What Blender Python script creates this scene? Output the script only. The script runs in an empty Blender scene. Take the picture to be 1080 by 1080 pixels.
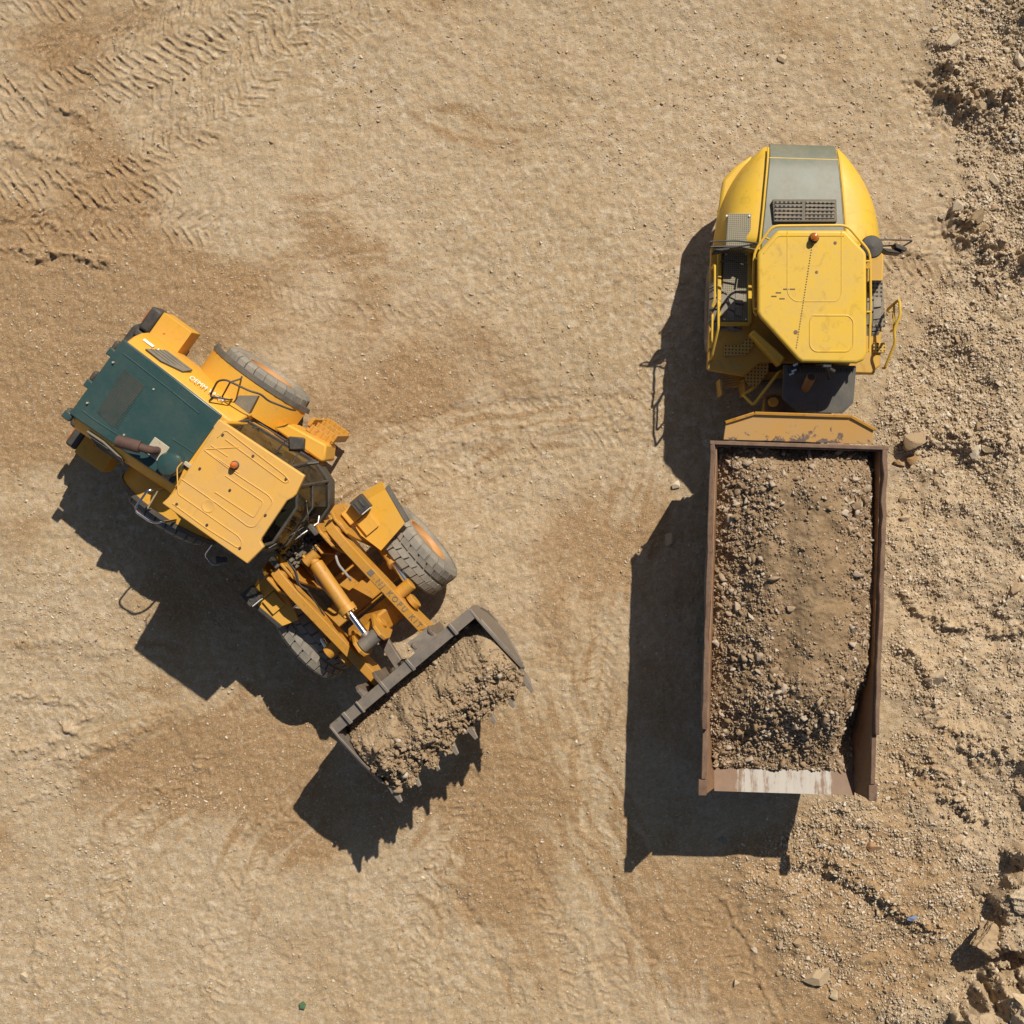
import bpy, math, random
import numpy as np
from mathutils import Matrix, Vector

R_ = math.radians
rnd = random.Random(7)
nr = np.random.default_rng(11)
SC = bpy.context.scene
COL = SC.collection

# ------------------------------------------------------------------ survey of the site
# metres on the ground; (NX, NY) is the point straight below the drone, G pixels per metre on the ground, H flying height
NX, NY, G, H = 660.0, 470.0, 55.0, 26.0


def W(px, py, h=0.0):
    s = G * H / (H - h)
    return Vector(((px - NX) / s, (NY - py) / s, h))


# ------------------------------------------------------------------ mesh builder
class MB:
    def __init__(self, M=None):
        self.v, self.f, self.fm = [], [], []
        self.M = M or Matrix.Identity(4)
        self.mi = 0

    def add(self, vs, fs):
        b = len(self.v)
        M = self.M
        self.v += [M @ Vector(p) for p in vs]
        for q in fs:
            self.f.append(tuple(b + i for i in q))
            self.fm.append(self.mi)
        return self

    def loft(self, rings, cap=True, closed=True):
        n = len(rings[0])
        vs = [p for r in rings for p in r]
        fs = []
        for k in range(len(rings) - 1):
            for i in range(n if closed else n - 1):
                j = (i + 1) % n
                fs.append((k * n + i, k * n + j, (k + 1) * n + j, (k + 1) * n + i))
        if cap and closed:
            fs.append(tuple(range(n))[::-1])
            fs.append(tuple((len(rings) - 1) * n + i for i in range(n)))
        return self.add(vs, fs)

    def box(self, x0, x1, y0, y1, z0, z1):
        return self.loft([[(x0, y0, z0), (x1, y0, z0), (x1, y1, z0), (x0, y1, z0)],
                          [(x0, y0, z1), (x1, y0, z1), (x1, y1, z1), (x0, y1, z1)]])

    def prism(self, pts, z0, z1):
        a = sum(pts[i][0] * pts[(i + 1) % len(pts)][1] - pts[(i + 1) % len(pts)][0] * pts[i][1] for i in range(len(pts)))
        if a < 0:
            pts = pts[::-1]
        return self.loft([[(p[0], p[1], z0) for p in pts], [(p[0], p[1], z1) for p in pts]])

    def side(self, pts, y0, y1):
        """profile in (x, z) given thickness along y"""
        return self.loft([[(p[0], y0, p[1]) for p in pts], [(p[0], y1, p[1]) for p in pts]])

    def plate(self, pts, n, t):
        """any flat 3-D polygon given a thickness t along n"""
        n = Vector(n).normalized() * t
        a = [Vector(p) for p in pts]
        return self.loft([[p - n for p in a], a])

    def tube(self, path, r, n=8, closed=False):
        P = [Vector(p) for p in path]
        m = len(P)
        rings = []
        up = None
        for i in range(m):
            if closed:
                d = (P[(i + 1) % m] - P[i - 1])
            else:
                d = P[min(i + 1, m - 1)] - P[max(i - 1, 0)]
            d.normalize()
            if up is None:
                up = d.orthogonal().normalized()
            else:
                up = (up - d * up.dot(d)).normalized()
            s = d.cross(up)
            rr = r[i] if isinstance(r, (list, tuple)) else r
            rings.append([P[i] + (up * math.cos(2 * math.pi * k / n) + s * math.sin(2 * math.pi * k / n)) * rr for k in range(n)])
        if closed:
            rings.append(rings[0])
            return self.loft(rings, cap=False)
        return self.loft(rings)

    def bend(self, path, r, n=8, rad=0.08):
        """tube whose corners are rounded"""
        P = [Vector(p) for p in path]
        out = [P[0]]
        for i in range(1, len(P) - 1):
            a, b = P[i - 1] - P[i], P[i + 1] - P[i]
            q = min(rad, a.length * .45, b.length * .45)
            s, e = P[i] + a.normalized() * q, P[i] + b.normalized() * q
            for t in (0, .33, .67, 1):
                out.append(s * (1 - t) ** 2 + P[i] * 2 * t * (1 - t) + e * t * t)
        out.append(P[-1])
        return self.tube(out, r, n)

    def cyl(self, p0, p1, r0, r1=None, n=20):
        return self.tube([p0, p1], [r0, r0 if r1 is None else r1], n)

    def lathe(self, prof, n=48, axis='Y', c=(0, 0, 0)):
        """prof: list of (axial, radius)"""
        vs, fs = [], []
        for k in range(n):
            a = 2 * math.pi * k / n
            for (y, r) in prof:
                p = (r * math.cos(a), y, r * math.sin(a)) if axis == 'Y' else (r * math.cos(a), -r * math.sin(a), y)
                vs.append((p[0] + c[0], p[1] + c[1], p[2] + c[2]))
        m = len(prof)
        for k in range(n):
            for i in range(m - 1):
                a, b = k * m, ((k + 1) % n) * m
                fs.append((a + i, a + i + 1, b + i + 1, b + i))
        return self.add(vs, fs)


MATS = {}


def obj(name, mb, mat, parent=None, bevel=0.0, smooth=0.6, seg=2, root=None):
    me = bpy.data.meshes.new(name)
    inv = Matrix.Identity(4)
    if root is not None:
        inv = ROOTINV[root.name]
    me.from_pydata([inv @ p for p in mb.v], [], mb.f)
    mats = mat if isinstance(mat, (list, tuple)) else [mat]
    for m in mats:
        me.materials.append(MATS[m])
    me.polygons.foreach_set('material_index', mb.fm)
    if smooth:
        me.shade_smooth()
        me.set_sharp_from_angle(angle=smooth)
    me.update()
    o = bpy.data.objects.new(name, me)
    COL.objects.link(o)
    if parent is not None:
        o.parent = parent
    if bevel:
        b = o.modifiers.new('bevel', 'BEVEL')
        b.width, b.segments, b.limit_method, b.angle_limit = bevel, seg, 'ANGLE', R_(35)
    return o


ROOTINV = {}


def thing(name, label, cat, loc, rz):
    o = bpy.data.objects.new(name, None)
    COL.objects.link(o)
    o.location = loc
    o.rotation_euler = (0, 0, rz)
    o.empty_display_size = .3
    o['label'], o['category'] = label, cat
    M = Matrix.Translation(loc) @ Matrix.Rotation(rz, 4, 'Z')
    ROOTINV[o.name] = M.inverted()
    return o, M


def tag(o, label=None, cat=None, group=None, kind=None):
    for k, v in (('label', label), ('category', cat), ('group', group), ('kind', kind)):
        if v:
            o[k] = v
    return o


# ------------------------------------------------------------------ materials
def new_mat(name):
    m = bpy.data.materials.new(name)
    m.use_nodes = True
    nt = m.node_tree
    b = nt.nodes['Principled BSDF']
    MATS[name] = m
    return m, nt, b


def noise_node(nt, scale, detail=4, rough=.55, vec=None, dist=0.0):
    n = nt.nodes.new('ShaderNodeTexNoise')
    n.inputs['Scale'].default_value = scale
    n.inputs['Detail'].default_value = detail
    n.inputs['Roughness'].default_value = rough
    n.inputs['Distortion'].default_value = dist
    if vec is None:
        vec = nt.nodes.new('ShaderNodeTexCoord').outputs['Object']
    nt.links.new(vec, n.inputs['Vector'])
    return n.outputs['Fac']


def ramp(nt, fac, stops):
    r = nt.nodes.new('ShaderNodeValToRGB')
    e = r.color_ramp.elements
    while len(e) < len(stops):
        e.new(.5)
    for i, (p, c) in enumerate(stops):
        e[i].position = p
        e[i].color = (c, c, c, 1) if not isinstance(c, (tuple, list)) else (*c, 1)
    nt.links.new(fac, r.inputs['Fac'])
    return r.outputs['Color']


def mix(nt, fac, a, b):
    m = nt.nodes.new('ShaderNodeMix')
    m.data_type = 'RGBA'
    for sock, v in ((m.inputs[0], fac), (m.inputs[6], a), (m.inputs[7], b)):
        if isinstance(v, (int, float)):
            sock.default_value = v
        elif isinstance(v, (tuple, list)):
            sock.default_value = (*v, 1)
        else:
            nt.links.new(v, sock)
    return m.outputs[2]


def mth(nt, op, a, b=None, clamp=False):
    m = nt.nodes.new('ShaderNodeMath')
    m.operation = op
    m.use_clamp = clamp
    for i, v in enumerate((a, b)):
        if v is None:
            continue
        if isinstance(v, (int, float)):
            m.inputs[i].default_value = v
        else:
            nt.links.new(v, m.inputs[i])
    return m.outputs[0]


def bump(nt, b, fac, strength, dist=.02):
    n = nt.nodes.new('ShaderNodeBump')
    n.inputs['Strength'].default_value = strength
    n.inputs['Distance'].default_value = dist
    nt.links.new(fac, n.inputs['Height'])
    nt.links.new(n.outputs['Normal'], b.inputs['Normal'])


DUST = (.42, .31, .19)


def pm(name, col, rough=.5, metal=0.0, dust=.25, dscale=3.0, grime=0.0, gcol=(.06, .04, .025), bmp=0.0, bscale=60, dcol=DUST, coat=0.0):
    m, nt, b = new_mat(name)
    b.inputs['Metallic'].default_value = metal
    n1 = noise_node(nt, dscale, 8, .62)
    c = col
    if dust:
        n3 = noise_node(nt, dscale * 9, 3, .6)
        f = mth(nt, 'MULTIPLY', ramp(nt, n1, [(.35, 0.15), (.72, 1.0)]), ramp(nt, n3, [(.3, .45), (.7, 1.0)]))
        c = mix(nt, mth(nt, 'MULTIPLY', f, dust), col, dcol)
    if grime:
        n2 = noise_node(nt, dscale * 2.3, 7, .7, dist=.6)
        c = mix(nt, mth(nt, 'MULTIPLY', ramp(nt, n2, [(.55, 0.0), (.68, 1.0)]), grime), c, gcol)
    if isinstance(c, tuple):
        b.inputs['Base Color'].default_value = (*c, 1)
    else:
        nt.links.new(c, b.inputs['Base Color'])
    if dust:
        n4 = noise_node(nt, dscale * 28, 3, .7)
        sp_ = mth(nt, 'MULTIPLY', ramp(nt, n4, [(.62, 0), (.70, 1)]), ramp(nt, n1, [(.40, 0), (.60, 1)]))
        c = mix(nt, mth(nt, 'MULTIPLY', sp_, min(.75, dust * 1.6)), c, tuple(x * .8 for x in dcol))
    rr = ramp(nt, n1, [(.3, rough * .85), (.75, min(1, rough * 1.35))])
    nt.links.new(rr, b.inputs['Roughness'])
    b.inputs['Coat Weight'].default_value = coat
    if bmp:
        bump(nt, b, noise_node(nt, bscale, 5, .6), bmp, .01)
    return m


pm('loader_yellow', (.68, .34, .022), .52, dust=.30, dscale=2.2, grime=.22, gcol=(.20, .11, .03))
pm('loader_roof_yellow', (.72, .38, .06), .55, dust=.5, dscale=1.6, grime=.25, gcol=(.36, .22, .08))
pm('boom_yellow', (.52, .235, .014), .5, dust=.35, dscale=3.5, grime=.55, gcol=(.16, .08, .03), bmp=.15, bscale=40)
pm('truck_yellow', (.70, .43, .022), .5, dust=.40, dscale=1.8, grime=.35, gcol=(.3, .16, .03))
pm('truck_deck_yellow', (.56, .31, .02), .55, dust=.5, dscale=2.6, grime=.35, gcol=(.2, .12, .04))
pm('hood_green', (.022, .062, .062), .26, dust=.10, dscale=1.5, grime=.0)
pm('hood_grey', (.12, .145, .115), .42, dust=.42, dscale=1.3)
pm('grille_dark', (.02, .036, .034), .7, dust=.12, dscale=4)
pm('mesh_grey', (.13, .12, .095), .75, dust=.4, dscale=5)
pm('black_plastic', (.025, .026, .027), .55, dust=.22, dscale=4)
pm('rubber_trim', (.05, .05, .047), .75, dust=.35, dscale=4)
pm('tyre_rubber', (.17, .155, .13), .95, dust=.95, dscale=2.2, dcol=(.40, .34, .26), bmp=.4, bscale=50)
pm('rim_paint', (.50, .23, .06), .6, dust=.7, dscale=3, dcol=(.42, .27, .15))
pm('worn_steel', (.20, .175, .15), .5, metal=.35, dust=.45, dscale=4, grime=.4, gcol=(.11, .07, .045), bmp=.2)
pm('bucket_dark_steel', (.12, .095, .075), .6, metal=.2, dust=.5, dscale=3, grime=.4, bmp=.25)
pm('rusty_steel', (.135, .07, .045), .7, metal=.1, dust=.5, dscale=5, grime=.6, gcol=(.05, .03, .025), bmp=.35)
pm('bed_wall_rust', (.24, .115, .05), .65, dust=.5, dscale=2.5, grime=.4, gcol=(.08, .04, .025), bmp=.25)
pm('rusty_pipe', (.075, .036, .03), .8, dust=.15, dscale=8, grime=.3, gcol=(.2, .08, .03), bmp=.3)
pm('orange_pipe', (.34, .17, .05), .7, dust=.4, dscale=8, grime=.5)
pm('chrome', (.75, .76, .78), .12, metal=1.0, dust=.05)
pm('hose_grey', (.34, .33, .31), .6, dust=.3)
pm('cream_paint', (.42, .38, .28), .6, dust=.3, dscale=8, grime=.7, gcol=(.35, .15, .03))
pm('white_paint', (.78, .76, .70), .6, dust=.2, dscale=9)
pm('letter_grey', (.13, .115, .09), .7, dust=.5, dscale=14)
pm('dark_chassis', (.07, .055, .04), .75, dust=.5, dscale=3)
pm('shield_grey', (.075, .082, .08), .55, dust=.35, dscale=2)
pm('blue_plastic', (.20, .27, .42), .5, dust=.5)
pm('green_plastic', (.05, .14, .06), .5, dust=.3)
pm('seat_cloth', (.03, .03, .034), .9, dust=.1)
pm('mirror_glass', (.6, .62, .64), .06, metal=1.0, dust=.08)
pm('amber', (.55, .11, .012), .2, dust=.06, coat=.5)
pm('polished_steel', (.42, .39, .34), .5, metal=.1, dust=.4, dscale=2.2, grime=.95, gcol=(.20, .10, .045), dcol=(.30, .20, .11))


def glass(name, tint, strength):
    m, nt, b = new_mat(name)
    nt.nodes.remove(b)
    out = nt.nodes['Material Output']
    tr = nt.nodes.new('ShaderNodeBsdfTransparent')
    tr.inputs['Color'].default_value = (*tint, 1)
    gl = nt.nodes.new('ShaderNodeBsdfGlossy')
    gl.inputs['Roughness'].default_value = .05
    df = nt.nodes.new('ShaderNodeBsdfDiffuse')
    df.inputs['Color'].default_value = (*DUST, 1)
    fr = nt.nodes.new('ShaderNodeFresnel')
    fr.inputs['IOR'].default_value = 1.5
    m1 = nt.nodes.new('ShaderNodeMixShader')
    nt.links.new(mth(nt, 'MULTIPLY', fr.outputs[0], .6), m1.inputs[0])
    nt.links.new(tr.outputs[0], m1.inputs[1])
    nt.links.new(gl.outputs[0], m1.inputs[2])
    m2 = nt.nodes.new('ShaderNodeMixShader')
    f = mth(nt, 'MULTIPLY', ramp(nt, noise_node(nt, 3, 6, .65), [(.35, .2), (.7, 1)]), strength)
    nt.links.new(f, m2.inputs[0])
    nt.links.new(m1.outputs[0], m2.inputs[1])
    nt.links.new(df.outputs[0], m2.inputs[2])
    nt.links.new(m2.outputs[0], out.inputs['Surface'])


glass('cab_glass', (.42, .45, .34), .16)


def tread_plate_mat(name, base, hole, pitch, rad, dust):
    """sheet with rows of round holes, in the metres of the machine it belongs to"""
    m, nt, b = new_mat(name)
    tc = nt.nodes.new('ShaderNodeTexCoord')
    sp = nt.nodes.new('ShaderNodeSeparateXYZ')
    nt.links.new(tc.outputs['Object'], sp.inputs[0])
    d = None
    for k in (0, 1):
        f = mth(nt, 'SUBTRACT', mth(nt, 'FRACT', mth(nt, 'DIVIDE', mth(nt, 'ADD', sp.outputs[k], 50.0), pitch)), .5)
        q = mth(nt, 'MULTIPLY', f, f)
        d = q if d is None else mth(nt, 'ADD', d, q)
    fac = mth(nt, 'LESS_THAN', mth(nt, 'SQRT', d), rad)
    n = ramp(nt, noise_node(nt, 5, 6, .6), [(.35, 0.2), (.7, 1)])
    c = mix(nt, mth(nt, 'MULTIPLY', n, dust), base, DUST)
    nt.links.new(mix(nt, fac, c, hole), b.inputs['Base Color'])
    b.inputs['Roughness'].default_value = .7


tread_plate_mat('yellow_tread', (.55, .34, .04), (.05, .035, .012), .062, .25, .5)
tread_plate_mat('grey_tread', (.17, .155, .125), (.03, .027, .023), .075, .30, .4)
tread_plate_mat('fine_tread', (.25, .235, .16), (.10, .09, .065), .036, .28, .35)


def headboard_mat():
    m, nt, b = new_mat('headboard_paint')
    tc = nt.nodes.new('ShaderNodeTexCoord')
    sp = nt.nodes.new('ShaderNodeSeparateXYZ')
    nt.links.new(tc.outputs['Object'], sp.inputs[0])
    n1 = noise_node(nt, 5.5, 8, .72, dist=.4)
    low = mth(nt, 'MULTIPLY', mth(nt, 'SUBTRACT', 3.28, sp.outputs[0]), .55)
    side = mth(nt, 'MULTIPLY', mth(nt, 'ABSOLUTE', sp.outputs[1]), -.10)
    w = ramp(nt, mth(nt, 'ADD', mth(nt, 'ADD', n1, low), side), [(.57, 0.0), (.60, 1.0)])
    n2 = noise_node(nt, 2, 6, .6)
    p = mix(nt, mth(nt, 'MULTIPLY', ramp(nt, n2, [(.35, .1), (.7, 1)]), .5), (.64, .34, .09), (.52, .36, .19))
    r = mix(nt, noise_node(nt, 30, 4, .6), (.12, .075, .06), (.27, .20, .15))
    nt.links.new(mix(nt, w, p, r), b.inputs['Base Color'])
    b.inputs['Roughness'].default_value = .65


headboard_mat()


def worn_floor_mat():
    m, nt, b = new_mat('worn_floor')
    tc = nt.nodes.new('ShaderNodeTexCoord')
    mp = nt.nodes.new('ShaderNodeMapping')
    mp.inputs['Scale'].default_value = (.9, 5.5, 1)
    nt.links.new(tc.outputs['Object'], mp.inputs[0])
    sp = nt.nodes.new('ShaderNodeSeparateXYZ')
    nt.links.new(tc.outputs['Object'], sp.inputs[0])
    n1 = noise_node(nt, 1.5, 8, .7, mp.outputs[0], .3)
    n2 = noise_node(nt, 7, 6, .7)
    e = mth(nt, 'MULTIPLY', mth(nt, 'POWER', mth(nt, 'ABSOLUTE', sp.outputs[1]), 4), -.30)
    f = ramp(nt, mth(nt, 'ADD', mth(nt, 'ADD', n1, mth(nt, 'MULTIPLY', n2, .30)), e), [(.50, 0), (.62, 1)])
    rust = mix(nt, n2, (.11, .055, .026), (.20, .115, .06))
    pol = mix(nt, n1, (.22, .195, .165), (.40, .365, .315))
    nt.links.new(mix(nt, f, rust, pol), b.inputs['Base Color'])
    b.inputs['Roughness'].default_value = .55
    b.inputs['Metallic'].default_value = .1


worn_floor_mat()


def earth_mat(name, a, b_, c_, fine=1.0, bscale=1.0):
    m, nt, b = new_mat(name)
    tc = nt.nodes.new('ShaderNodeTexCoord').outputs['Object']
    n1 = noise_node(nt, 1.6, 8, .62, tc)
    n2 = noise_node(nt, 16, 6, .7, tc)
    n3 = noise_node(nt, 90, 3, .6, tc)
    col = mix(nt, ramp(nt, n1, [(.38, 0), (.62, 1)]), a, b_)
    col = mix(nt, mth(nt, 'MULTIPLY', ramp(nt, n2, [(.50, 0), (.72, 1)]), .6), col, c_)
    col = mix(nt, mth(nt, 'MULTIPLY', ramp(nt, n3, [(.45, 0), (.7, 1)]), .35), col, tuple(x * .55 for x in a))
    nt.links.new(col, b.inputs['Base Color'])
    b.inputs['Roughness'].default_value = .95
    b.inputs['Specular IOR Level'].default_value = .15
    h = mth(nt, 'ADD', mth(nt, 'MULTIPLY', n2, .7), mth(nt, 'MULTIPLY', n3, .5))
    bump(nt, b, h, .8 * bscale, .03)
    return m


earth_mat('bucket_earth', (.33, .225, .125), (.40, .29, .175), (.48, .38, .26))
earth_mat('load_earth', (.27, .178, .095), (.335, .23, .13), (.43, .325, .22))


def stone_mat(name, lo, mid, hi):
    m, nt, b = new_mat(name)
    g = nt.nodes.new('ShaderNodeNewGeometry')
    col = ramp(nt, g.outputs['Random Per Island'], [(0, lo), (.5, mid), (1, hi)])
    n = noise_node(nt, 25, 5, .65)
    col = mix(nt, mth(nt, 'MULTIPLY', ramp(nt, n, [(.4, 0), (.65, 1)]), .45), col, (.36, .25, .14))
    nt.links.new(col, b.inputs['Base Color'])
    b.inputs['Roughness'].default_value = .9
    b.inputs['Specular IOR Level'].default_value = .2
    bump(nt, b, noise_node(nt, 60, 5, .7), .5, .01)


stone_mat('gravel_stone', (.36, .26, .16), (.50, .39, .26), (.68, .60, .48))
stone_mat('load_stone', (.22, .145, .082), (.32, .225, .14), (.50, .42, .33))


def rock_mat():
    m, nt, b = new_mat('rock')
    oi = nt.nodes.new('ShaderNodeObjectInfo')
    col = ramp(nt, oi.outputs['Random'], [(0, (.36, .25, .145)), (.5, (.48, .37, .24)), (1, (.62, .54, .42))])
    n = noise_node(nt, 9, 7, .65)
    col = mix(nt, mth(nt, 'MULTIPLY', ramp(nt, n, [(.4, 0), (.65, 1)]), .6), col, (.38, .25, .13))
    mu = nt.nodes.new('ShaderNodeMix')
    mu.data_type, mu.blend_type = 'RGBA', 'MULTIPLY'
    mu.inputs[0].default_value = 1
    nt.links.new(col, mu.inputs[6])
    nt.links.new(oi.outputs['Color'], mu.inputs[7])
    nt.links.new(mu.outputs[2], b.inputs['Base Color'])
    b.inputs['Roughness'].default_value = .9
    b.inputs['Specular IOR Level'].default_value = .2
    bump(nt, b, noise_node(nt, 22, 6, .7), .7, .02)


rock_mat()


def ground_mat():
    m, nt, b = new_mat('quarry_ground')
    tc = nt.nodes.new('ShaderNodeTexCoord').outputs['Object']
    at = nt.nodes.new('ShaderNodeAttribute')
    at.attribute_name = 'damp'
    big = noise_node(nt, .17, 5, .55, tc)
    patch = noise_node(nt, .42, 9, .66, tc, .35)
    mid = noise_node(nt, 2.3, 9, .72, tc)
    m2 = noise_node(nt, 5.5, 8, .75, tc, .3)
    small = noise_node(nt, 15, 6, .75, tc)
    grit = noise_node(nt, 62, 3, .7, tc)
    base = mix(nt, ramp(nt, big, [(.40, 0), (.60, 1)]), (.45, .32, .18), (.49, .36, .22))
    pz = mth(nt, 'ADD', mth(nt, 'MULTIPLY', patch, .8), at.outputs['Fac'])
    brown = mth(nt, 'MULTIPLY', ramp(nt, pz, [(.40, 0), (.52, 1)]), ramp(nt, m2, [(.40, .45), (.52, 1)]))
    col = mix(nt, mth(nt, 'MULTIPLY', brown, .88), base, (.31, .17, .062))
    pale = mth(nt, 'MULTIPLY', ramp(nt, m2, [(.48, 0), (.62, 1)]), ramp(nt, pz, [(.28, 1), (.46, .3)]))
    col = mix(nt, mth(nt, 'MULTIPLY', pale, .75), col, (.65, .54, .395))
    dk = ramp(nt, mid, [(.30, 1), (.42, 0)])
    col = mix(nt, mth(nt, 'MULTIPLY', dk, .4), col, (.30, .19, .095))
    col = mix(nt, mth(nt, 'MULTIPLY', ramp(nt, small, [(.54, 0), (.66, 1)]), .6), col, (.63, .51, .36))
    col = mix(nt, mth(nt, 'MULTIPLY', ramp(nt, small, [(.32, 1), (.44, 0)]), .55), col, (.25, .155, .075))
    col = mix(nt, mth(nt, 'MULTIPLY', ramp(nt, grit, [(.58, 0), (.66, 1)]), .7), col, (.68, .59, .46))
    col = mix(nt, mth(nt, 'MULTIPLY', ramp(nt, grit, [(.33, 1), (.41, 0)]), .6), col, (.19, .115, .06))
    nt.links.new(col, b.inputs['Base Color'])
    b.inputs['Roughness'].default_value = .95
    b.inputs['Specular IOR Level'].default_value = .12
    h = mth(nt, 'ADD', mth(nt, 'MULTIPLY', small, .7), mth(nt, 'MULTIPLY', grit, .5))
    bump(nt, b, h, 1.0, .035)


ground_mat()


# ------------------------------------------------------------------ noise in numpy
def _hash(ix, iy, seed):
    h = (ix.astype(np.int64) * 374761393 + iy.astype(np.int64) * 668265263 + seed * 1442695041) & 0xffffffff
    h = ((h ^ (h >> 13)) * 1274126177) & 0xffffffff
    return ((h ^ (h >> 16)) & 0xffff) / 65535.0


def vnoise(x, y, seed=0):
    ix, iy = np.floor(x), np.floor(y)
    fx, fy = x - ix, y - iy
    ux, uy = fx * fx * fx * (fx * (fx * 6 - 15) + 10), fy * fy * fy * (fy * (fy * 6 - 15) + 10)
    ang = lambda a, b: _hash(ix + a, iy + b, seed) * 6.2831853
    g = lambda a, b: np.cos(ang(a, b)) * (fx - a) + np.sin(ang(a, b)) * (fy - b)
    return ((g(0, 0) * (1 - ux) + g(1, 0) * ux) * (1 - uy) + (g(0, 1) * (1 - ux) + g(1, 1) * ux) * uy) * 1.5


def fbm(x, y, s, o=4, seed=0, gain=.5, ridge=False):
    t, a = 0, 1.0
    f = 1.0 / s
    for k in range(o):
        n = vnoise(x * f + 17.3 * k, y * f - 9.1 * k, seed + k)
        t = t + a * ((1 - 2 * np.abs(n)) if ridge else n)
        a *= gain
        f *= 2.03
    return t


def sstep(a, b, x):
    t = np.clip((x - a) / (b - a), 0, 1)
    return t * t * (3 - 2 * t)


# ------------------------------------------------------------------ ground
RUB_Y = [-200, 0, 100, 200, 260, 330, 420, 500, 600, 760, 840, 900, 1000, 1080, 1300]
RUB_X = [980, 985, 985, 1003, 1008, 965, 940, 932, 935, 930, 860, 765, 800, 880, 1000]


def rubble(px, py):
    xb = np.interp(py, RUB_Y, RUB_X)
    wob = 26 * fbm(px / 55, py / 55, 1.1, 4, 71)
    return sstep(-22, 40, px + wob - xb)


def poly_field(X, Y, pts, wmax):
    """signed distance (left positive) and arc length to a polyline given in picture pixels on the ground"""
    P = [((a - NX) / G, (NY - b) / G) for a, b in pts]
    best = np.full(X.shape, 1e9)
    sd = np.full(X.shape, 1e9)
    ss = np.zeros(X.shape)
    acc = 0.0
    for (x0, y0), (x1, y1) in zip(P[:-1], P[1:]):
        L = math.hypot(x1 - x0, y1 - y0)
        ux, uy = (x1 - x0) / L, (y1 - y0) / L
        t = np.clip((X - x0) * ux + (Y - y0) * uy, 0, L)
        dx, dy = X - x0 - t * ux, Y - y0 - t * uy
        d = np.hypot(dx, dy)
        m = d < best
        best = np.where(m, d, best)
        sd = np.where(m, np.where(ux * dy - uy * dx > 0, d, -d), sd)
        ss = np.where(m, acc + t, ss)
        acc += L
    return sd, ss, acc


RIDGES = [  # polyline, half width, height
    ([(-30, 262), (60, 267), (95, 272), (125, 280)], .085, .085), ([(-20, 146), (40, 162), (80, 172), (112, 184)], .07, .05),
    ([(38, 103), (75, 118), (112, 136)], .06, .06), ([(-10, 225), (40, 232), (75, 246)], .08, .045), ([(0, 195), (60, 190), (130, 178)], .05, .03),
    ([(60, 195), (110, 215), (170, 232)], .06, .03), ([(-30, 738), (40, 736), (85, 741)], .06, .05), ([(-10, 800), (50, 785), (105, 752)], .10, .06),
    ([(50, 812), (100, 790), (150, 768), (185, 742)], .12, .05), ([(0, 850), (70, 830), (120, 800)], .10, .03), ([(0, 682), (60, 676), (150, 690)], .09, .03),
    ([(115, 1090), (105, 1000), (112, 920), (150, 850), (230, 790)], .16, .03), ([(45, 1090), (40, 1000), (60, 930), (110, 860)], .14, .03),
    ([(225, 1090), (215, 1000), (235, 910), (300, 840)], .14, .025), ([(380, 1090), (365, 1010), (372, 930)], .10, .02), ([(450, 1090), (470, 1000), (455, 900)], .2, -.025),
    ([(560, 1090), (520, 1000), (470, 930)], .16, -.03), ([(655, 1090), (610, 1000), (560, 935), (510, 880)], .14, .03), ([(720, 1090), (680, 1000), (640, 930)], .13, -.02),
    ([(770, 1090), (735, 1010), (690, 940)], .10, .02),
    ([(335, 530), (420, 487), (520, 458), (620, 447), (700, 455)], .16, .025), ([(360, 560), (450, 520), (560, 490), (690, 500)], .2, -.02),
    ([(400, 450), (500, 430), (600, 418), (700, 425)], .14, -.02), ([(560, 640), (600, 720), (615, 830)], .2, -.02),
    ([(828, 903), (870, 908), (905, 928), (940, 950), (965, 972), (1000, 985)], .14, .13), ([(742, 925), (770, 960), (800, 1020), (825, 1090)], .06, .03),
    ([(938, 618), (965, 640), (1000, 657), (1040, 664), (1090, 660)], .12, .11), ([(945, 675), (975, 700), (985, 740), (1000, 760)], .11, .10),
    ([(925, 262), (960, 266), (1000, 272)], .05, .05), ([(640, 300), (690, 290), (740, 300)], .06, .02),
    ([(940, 470), (985, 460), (1030, 470), (1090, 462)], .2, .14), ([(960, 800), (1010, 840), (1040, 880)], .2, .14), ([(985, 760), (1040, 790), (1090, 800)], .2, .15),
    ([(985, 60), (1005, 100), (1040, 112), (1090, 90)], .3, .22), ([(1000, 215), (1020, 245), (1060, 270), (1090, 280)], .25, .2),
]
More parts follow.
